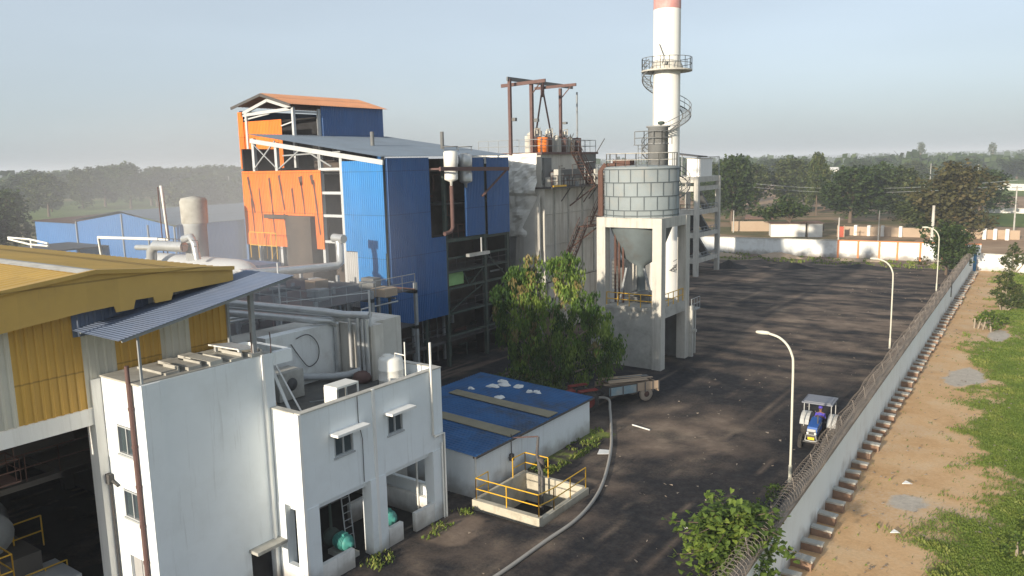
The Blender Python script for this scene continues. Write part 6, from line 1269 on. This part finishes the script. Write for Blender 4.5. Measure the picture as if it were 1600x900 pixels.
def bush(name, label, loc, lobes, nl, ls, m, seed, stems=None, group=None, bark='barkl', spread=.2):
    r = random.Random(seed); t = thing(name, label, 'bush' if name != 'tree' else 'tree', loc, group); ORI[t] = Vector((0, 0, 0)); Lv = Leaves()
    for (c, q) in lobes:
        for k in range(int(nl*q*q)):
            d = rv(r).normalized()*q*r.uniform(.4, 1.05); p = Vector(c)+Vector((d.x, d.y, d.z*.8)); p.z = max(.03, p.z); tone = max(0, min(1, r.gauss(.5, .22)))
            for j in range(8):
                n = (rv(r)+Vector((0, 0, .8))).normalized(); a = n.orthogonal().normalized(); bb = n.cross(a); Lv.quad(p+rv(r)*spread, a*ls*r.uniform(.6, 1.3), bb*ls*r.uniform(.5, 1), tone)
    Lv.build('crown', m, t)
    b = MB()
    for (c, q) in lobes: b.tube([(c[0]*.2, c[1]*.2, -.1), (c[0]*.7, c[1]*.7, c[2]*.6), (c[0], c[1], c[2]+q*.3)], .05, 5, radii=[.09, .06, .02])
    for s_ in (stems or []): b.tube(s_, .09, 6)
    b.build('stem', bark, t); return t
bush('tree', 'small leafy tree beside the right end of the white wall', (-6.3, 123, 0), [((0, 0, 2.9), .9), ((.8, .2, 2.0), .9), ((-.8, 0, 1.8), .8), ((.1, 0, 1.1), .9), ((1.5, 0, 1.6), .8), ((0, 0, 3.7), .4)], 60, .28, 'lf_mid', 41)
bush('tree', 'stunted pale-trunked tree on the grassy verge, upper right', (-5.3, 93, 0), [((0, .4, 3.0), 1.0), ((.7, .3, 2.3), 1.0), ((-.6, -.2, 1.8), .8), ((.3, -.6, 1.1), .8), ((.3, 0, 3.9), .6), ((1.4, 0, 1.2), 1.0)], 60, .26, 'lf_mid', 42, [[(0, 0, -.1), (.1, 0, 1.2), (-.3, .2, 2.6)], [(.3, 0, -.1), (.2, .1, 1.8)], [(-.2, .1, 0), (-.3, 0, 1.5)]])
bush('shrub', 'low green shrub over bare grey roots on the verge', (-5.9, 82.5, 0), [((0, 0, 1.1), .8), ((.9, .2, .9), .75), ((-.6, .3, .9), .6), ((.6, -.8, .5), .5)], 62, .24, 'lf_bright', 43, [[(-.6, -.4, -.1), (-.4, -.2, 1.0)], [(-.2, -.6, -.1), (0, -.3, 1.0)], [(.5, -1.2, -.1), (.4, -.9, .7)], [(-.9, -.2, -.1), (-.9, 0, .9)]])
bush('shrub', 'leafy shrub at the right edge of the grass strip', (-.9, 35.5, 0), [((0, 0, .4), .7), ((.5, .5, .5), .6)], 60, .14, 'lf_bright', 44, spread=.14)
bush('shrub', 'small bright shrub on the razor-wire wall foot beside the near lamp', (-9.6, 30.6, 0), [((0, 0, 1.6), .6), ((.1, 1.4, 2.0), .5), ((0, .8, 1.0), .6)], 110, .13, 'lf_bright', 45, spread=.13, bark='bark')
bush('shrub', 'dense green shrub under the drooping tree beside the shed roof', (-29.4, 40.8, 0), [((0, 0, 1.4), 1.3), ((1.6, .6, 1.3), 1.2), ((-1.4, -.4, 1.4), 1.0), ((2.6, 1.4, 1.0), 1.0)], 40, .22, 'lf_dark', 46)
bush('shrub', 'dry brown shrub at the foot of the far wall near its right end', (-17.5, 127, 0), [((0, 0, .5), 1.0), ((2, .5, .5), 1.1), ((3.6, 1, .6), 1.0)], 30, .25, 'lf_brown', 47)
# ================================================================ grass and weeds
def grass():
    r = random.Random(5); Lv = Leaves(); n = 0
    for k in range(330000):
        y = 20+112*r.random()**1.6; wu = wall_u(y); x = wu+.3+r.random()*(17 if y > 60 else 11)
        d = x-wu; nn = fbm(x*.11, y*.11, 5); n2 = fbm(x*.5, y*.5, 4, 11.)
        g = sstep(-.08, .36, nn*.6+n2*.6+(d-4.3+.014*(y-40))*.13)
        if d < 2.2: g *= .25
        if r.random() > g*.9+.004: continue
        pud = min(math.hypot((x+5.9)/1.3, (y-63.6)/3.4), math.hypot((x+4.7)/.9, (y-80)/3), math.hypot((x+5.4)/.8, (y-38.5)/1.0))
        if pud < 1: continue
        z = .03*nn+.03*n2; tone = max(0, min(1, .42+n2*.9+r.gauss(0, .09)))
        h = r.uniform(.04, .13)*(1+max(0, y-50)/80)*(1.8 if n2 > .25 and r.random() < .3 else 1)
        for j in range(2):
            a = r.uniform(0, 6.28); s_ = Vector((math.cos(a), math.sin(a), 0)); dn = Vector((r.gauss(0, .45), r.gauss(0, .45), 1)).normalized()
            Lv.quad(Vector((x+r.gauss(0, .06), y+r.gauss(0, .06), z+h*.45)), dn*h, s_*h*.55, tone)
    o = Lv.build('grass', 'lf_grass', None); _tag(o, 'patchy green grass on the sandy strip outside the wall', 'grass', None, 'stuff')
    Lv = Leaves()
    for (x0, x1, y0, y1, cnt) in ((-22.5, -21.0, 32.5, 40, 700), (-22.6, -21.6, 20.5, 27, 350), (-50, -14, 121, 129, 1400)):
        for k in range(cnt):
            x = r.uniform(x0, x1); y = r.uniform(y0, y1)
            if fbm(x*.6, y*.6, 3, 3.) < .0: continue
            h = r.uniform(.08, .25)*(1 if y < 60 else 2)
            for j in range(3):
                a = r.uniform(0, 6.28); s_ = Vector((math.cos(a), math.sin(a), 0)); dn = Vector((r.gauss(0, .5), r.gauss(0, .5), 1)).normalized()
                Lv.quad(Vector((x+r.gauss(0, .08), y+r.gauss(0, .08), h*.4)), dn*h, s_*h*.5, r.random())
    o = Lv.build('weeds', 'lf_grass', None); _tag(o, 'scattered weeds along the shed foot and the far wall', 'weeds', None, 'stuff')
    # stones and clods
    b = MB()
    for k in range(1100):
        if k % 3 == 0: y = 16+105*r.random()**1.5; x = r.uniform(-21, wall_u(y)-.6)
        else: y = 22+90*r.random()**1.5; x = wall_u(y)+1+r.random()*9
        s_ = r.uniform(.03, .10)*(1+y/120); q = [Vector((x, y, .02))+Vector((r.uniform(-1, 1), r.uniform(-1, 1), r.uniform(0, .7)))*s_ for _ in range(4)]
        b.add(q, [(0, 1, 2), (0, 2, 3), (0, 3, 1), (1, 3, 2)])
    o = b.build('clods', 'wallbrown', loc=(0, 0, 0)); _tag(o, 'small brown clods scattered over the yard and the sandy strip', 'clods', None, 'stuff')
grass()
for (x, y, s_, lab) in ((-5.4, 34.7, .3, 'crumpled white and blue plastic scrap on the sand at lower right'), (-5.9, 40.5, .35, 'grey rag on the sand near the lower pale puddle patch'), (-8.2, 25.0, .2, 'white scrap of litter by the near buttresses')):
    MB().poly([(x, y, .12), (x+s_, y+.1, .16), (x+s_*1.2, y+s_*.7, .11), (x+.1, y+s_, .17)], (0, 0, .03)).build('litter', 'litter', loc=(x, y, .1), label=lab, cat='litter')
# ================================================================ huts, walls, poles beyond the far wall
h1 = thing('hut', 'long white flat-roofed hut behind the flat-crowned tree', 'hut', (-47.3, 162.3, -.3))
def hut(t, x0, y0, x1, y1, dy, h, wm='hut'):
    a = Vector((x0, y0, -.4)); c = Vector((x1, y1, -.4)); n = (c-a).cross(Z3).normalized()*-dy
    P(lambda b: b.poly([a, c, c+n, a+n], (0, 0, h+.4)), 'wall', wm, t)
    e = (c-a).normalized()*.2; o = n.normalized()*.2
    P(lambda b: b.poly([a-e-o+Vector((0, 0, h+.4)), c+e-o+Vector((0, 0, h+.4)), c+e+n+o+Vector((0, 0, h+.5)), a-e+n+o+Vector((0, 0, h+.5))], (0, 0, .12)), 'roof', 'thatch', t)
hut(h1, -50.2, 161.0, -44.1, 163.6, 4, 2.4)
h2 = thing('hut', 'small white hut with two side windows right of the flat-crowned tree', 'hut', (-42, 163.8, -.3))
hut(h2, -43.4, 163.3, -41.0, 164.4, 5, 2.5)
P(lambda b: [b.bar((-40.96-.0+k*1.9*-.405*-1*0-.41*-k*1.6, 164.9+k*1.5, 1.0), (-40.9+.64*k, 164.9+k*1.5, 1.9), .5, .1) for k in (0,)], 'window', 'dsteel', h2)
mw = thing('mud_wall', 'tan mud wall with a ragged dark roof left of the white hut', 'wall', (-58, 171.5, -.3))
P(lambda b: b.poly([(-61.7, 170.1, -.4), (-54.3, 173, -.4), (-54.5, 173.4, -.4), (-61.9, 170.5, -.4)], (0, 0, 2.4)), 'wall_panel', 'mud', mw)
P(lambda b: b.poly([(-59.8, 173, 2.3), (-53.8, 175.2, 2.3), (-54.6, 178, 3.0), (-60.6, 175.8, 3.0)], (0, 0, .15)), 'roof', 'thatch', mw)
mw2 = thing('mud_wall', 'low mud wall with pale piers beyond the poles, right of the red door', 'wall', (-30, 168, -.3))
P(lambda b: b.poly([(-38.4, 170, -.4), (-8, 171.5, -.4), (-8, 171.9, -.4), (-38.4, 170.4, -.4)], (0, 0, 2.0)), 'wall_panel', 'mud', mw2)
for x in (-36, -33.5, -31, -27.7, -13.5, -11.8, -9.9): P(lambda b: b.box(x-.3, x+.3, 169.9, 170.9, -.4, 1.9), 'pier', 'hut', mw2)
rd = thing('red_door', 'red metal door standing in the mud yard beside the thin pole', 'door', (-37.8, 166, -.3))
P(lambda b: b.box(-38.4, -37.3, 165.9, 166.0, -.3, 1.9), 'leaf', 'redoor', rd); P(lambda b: b.box(-38.55, -38.4, 165.85, 166.1, -.3, 2.1).box(-37.3, -37.15, 165.85, 166.1, -.3, 2.1), 'post', 'mud', rd)
lw = thing('compound_wall', 'long pale compound wall across the fields at the far right', 'wall', (-15, 390, -.3))
P(lambda b: b.poly([(-42, 405, -.5), (70, 330, -.5), (70, 331, -.5), (-42, 406, -.5)], (0, 0, 3.0)), 'wall_panel', 'hut', lw)
lw2 = thing('compound_wall', 'nearer pale fence wall between the green strip and the bare field at right', 'wall', (0, 246, -.3))
P(lambda b: b.poly([(-26, 247.5, -.4), (60, 241.5, -.4), (60, 241.9, -.4), (-26, 247.9, -.4)], (0, 0, 1.5)), 'wall_panel', 'hut', lw2)
for (x, y, w_, d, h, wm, rm, lab) in ((-125, 640, 14, 10, 5, 'hut', 'pillar', 'hazy house with a red roof beyond the trees'), (-152, 620, 20, 10, 5, 'hut', 'hut', 'hazy white house on the plain left of the red-roofed one'), (-190, 560, 34, 8, 4, 'mud', 'mud', 'long hazy tan building on the plain'), (-30, 900, 16, 10, 6, 'stack', 'stack', 'tiny bright white building on the green plain at far right'), (-455, 330, 12, 8, 5, 'hut', 'hut', 'small hazy white house in the wood at left')):
    t = thing('house', lab, 'house', (x, y, -.4)); P(lambda b: b.box(x, x+w_, y, y+d, -.5, h), 'wall', wm, t)
    P(lambda b: b.poly([(x-.5, y-.5, h), (x-.5, y+d+.5, h), (x-.5, y+d/2, h+2)], (w_+1, 0, 0)), 'roof', rm, t)
def pole(x, y, h, r_, lab, m='conc', arm=True):
    t = thing('power_pole', lab, 'pole', (x, y, 0)); P(lambda b: b.cyl((x, y, -.4), (x, y, h), r_, r_*.7, 8), 'mast', m, t)
    if arm: P(lambda b: b.bar((x-.9, y, h-.3), (x+.9, y, h-.3), .1), 'cross_arm', 'dsteel', t)
pole(-19.6, 150.5, 7.2, .32, 'thick pale concrete pole in front of the ragged brown-green tree', 'concl', False)
pole(-29.7, 159.4, 5.6, .13, 'thin grey pole in the mud yard behind the orange pilasters', 'conc', False)
pole(-35.4, 153.5, 4.6, .14, 'thin pole with a fitting just left of the red door', 'concl')
pole(-60.3, 167.3, 4.6, .14, 'thin pole at the left end of the mud wall', 'conc', False)
pole(-105, 255, 9.2, .18, 'left power pole carrying the two long wires over the trees')
pole(-10, 190, 9.0, .18, 'right power pole carrying the two long wires past the ragged tree')
pole(-57, 420, 11, .2, 'distant thin power pole above the far trees'); pole(-34, 380, 11, .2, 'distant thin power pole at the right edge of the trees'); pole(-250, 175, 13, .2, 'thin pole in the hazy wood at left')
MB().tube([Vector((-105, 255, 9)).lerp(Vector((-10, 190, 8.8)), k/16)+Vector((0, 0, -3.0*(1-(k/8-1)**2)+1.4)) for k in range(17)], .03, 4).build('power_line', 'steell', loc=(-57, 222, 8), label='upper of two thin wires strung across the tree line', cat='wire')
MB().tube([Vector((-105.8, 255, 8.2)).lerp(Vector((-11, 190, 8.0)), k/16)+Vector((0, 0, -3.0*(1-(k/8-1)**2)+1.2)) for k in range(17)], .03, 4).build('power_line', 'steell', loc=(-57, 222, 7.5), label='lower of two thin wires strung across the tree line', cat='wire')
# coal heaps
for i, (x, y, a_, b_, h, lab) in enumerate(((-33.5, 116, 4.5, 2.2, .9, 'low black coal heap at the far end of the yard, before the bare earth bank'), (-24, 119.5, 5, 1.6, .7, 'long low coal heap under the orange pilasters'), (-41, 112, 3, 2.4, 1.2, 'coal heap beside the foot of the slender stair tower'), (-31.6, 60.3, 2.4, 1.6, .8, 'coal spill heap behind the concrete silo frame'), (-23.2, 55.2, 1.2, .8, .35, 'small coal heap at the foot of the silo frame front corner'))):
    bb = MB(); n = 28; m_ = 8; vs = []
    for j in range(m_+1):
        for k in range(n):
            q = j/m_; an = 2*math.pi*k/n; ww = 1+.22*math.sin(3*an+i)+.1*math.sin(7*an)
            vs.append((x+a_*q*ww*math.cos(an), y+b_*q*ww*math.sin(an), -.1+h*(1-q)**1.3*(1+.5*fbm(x+q*4*math.cos(an), q*4*math.sin(an), 3))))
    bb.add(vs, [(j*n+k, j*n+(k+1) % n, (j+1)*n+(k+1) % n, (j+1)*n+k) for j in range(m_) for k in range(n)], True)
    bb.build('coal_heap', 'coalm', loc=(x, y, 0), label=lab, cat='coal heap')
# brown spoil heaps
for i, (x, y, a_, b_, h, lab) in enumerate(((-38, 126.2, 3.2, 1.2, .9, 'brown earth bank heaped against the middle of the far wall'), (-27, 127.6, 4.5, 1.2, .5, 'low brown earth bank under the orange pilasters'), (-47, 125.2, 3.2, 1.3, .6, 'brown earth bank near the slender concrete tower'))):
    bb = MB(); n = 24; m_ = 8; vs = []; rr2 = random.Random(i)
    for j in range(m_+1):
        for k in range(n):
            q = j/m_; an = 2*math.pi*k/n; ww = 1+.25*math.sin(3*an+i)+.12*math.sin(7*an)
            vs.append((x+a_*q*ww*math.cos(an), y+b_*q*ww*math.sin(an), -.1+h*(1-q*q)*(1+.35*fbm(x+q*4*math.cos(an), q*4*math.sin(an), 3))))
    bb.add(vs, [(j*n+k, j*n+(k+1) % n, (j+1)*n+(k+1) % n, (j+1)*n+k) for j in range(m_) for k in range(n)], True)
    bb.build('earth_bank', 'mud', loc=(x, y, 0), label=lab, cat='earth bank')
# ================================================================ air
def haze():
    z1 = 35.0; m = bpy.data.materials.new('thin_haze'); m.use_nodes = True; nt = m.node_tree; nt.nodes.remove(nt.nodes['Principled BSDF'])
    v = N(nt, 'ShaderNodeVolumePrincipled'); v.inputs['Color'].default_value = (.86, .92, 1, 1); v.inputs['Density'].default_value = HAZE; v.inputs['Anisotropy'].default_value = .0
    nt.links.new(v.outputs[0], nt.nodes['Material Output'].inputs['Volume'])
    b = MB().box(-6950, 4950, -550, 8950, -8.5, z1); o = b.build('haze', m, loc=(0, 0, -8)); o['kind'] = 'stuff'
HAZE = .00048
haze()
def steam(spots, DEN):
    m = bpy.data.materials.new('drifting_steam'); m.use_nodes = True; nt = m.node_tree; nt.nodes.remove(nt.nodes['Principled BSDF'])
    v = N(nt, 'ShaderNodeVolumePrincipled'); v.inputs['Color'].default_value = (.95, .94, .95, 1); 
    tc = N(nt, 'ShaderNodeTexCoord'); ln = N(nt, 'ShaderNodeVectorMath', operation='LENGTH'); nt.links.new(tc.outputs['Object'], ln.inputs[0])
    mr = N(nt, 'ShaderNodeMapRange', interpolation_type='SMOOTHSTEP'); mr.inputs[1].default_value = .15; mr.inputs[2].default_value = 1; mr.inputs[3].default_value = DEN; mr.inputs[4].default_value = 0
    nt.links.new(ln.outputs['Value'], mr.inputs[0]); nt.links.new(mr.outputs[0], v.inputs['Density'])
    nt.links.new(v.outputs[0], nt.nodes['Material Output'].inputs['Volume'])
    for c, q, lab in spots:
        b = MB(); n = 32; k = 16; b.lathe([(max(.001, math.sin(math.pi*j/k)), -math.cos(math.pi*j/k)) for j in range(k+1)], (0, 0, 0), n)
        o = b.build('steam', m, loc=(0, 0, 0)); o.location = c; o.scale = q; _tag(o, lab, 'steam', None, 'stuff')
steam((((-37, 30, 11), (10, 8, 8), 'faint cloud of steam drifting before the orange cladding'), ((-30, 20.5, 10.5), (6.5, 5.5, 4.5), 'faint wisp of steam over the block roof')), .026)
steam((((-82, 62, 12), (52, 34, 17), 'thin veil of steam lying over the blue factory sheds at the left'),), .0115)
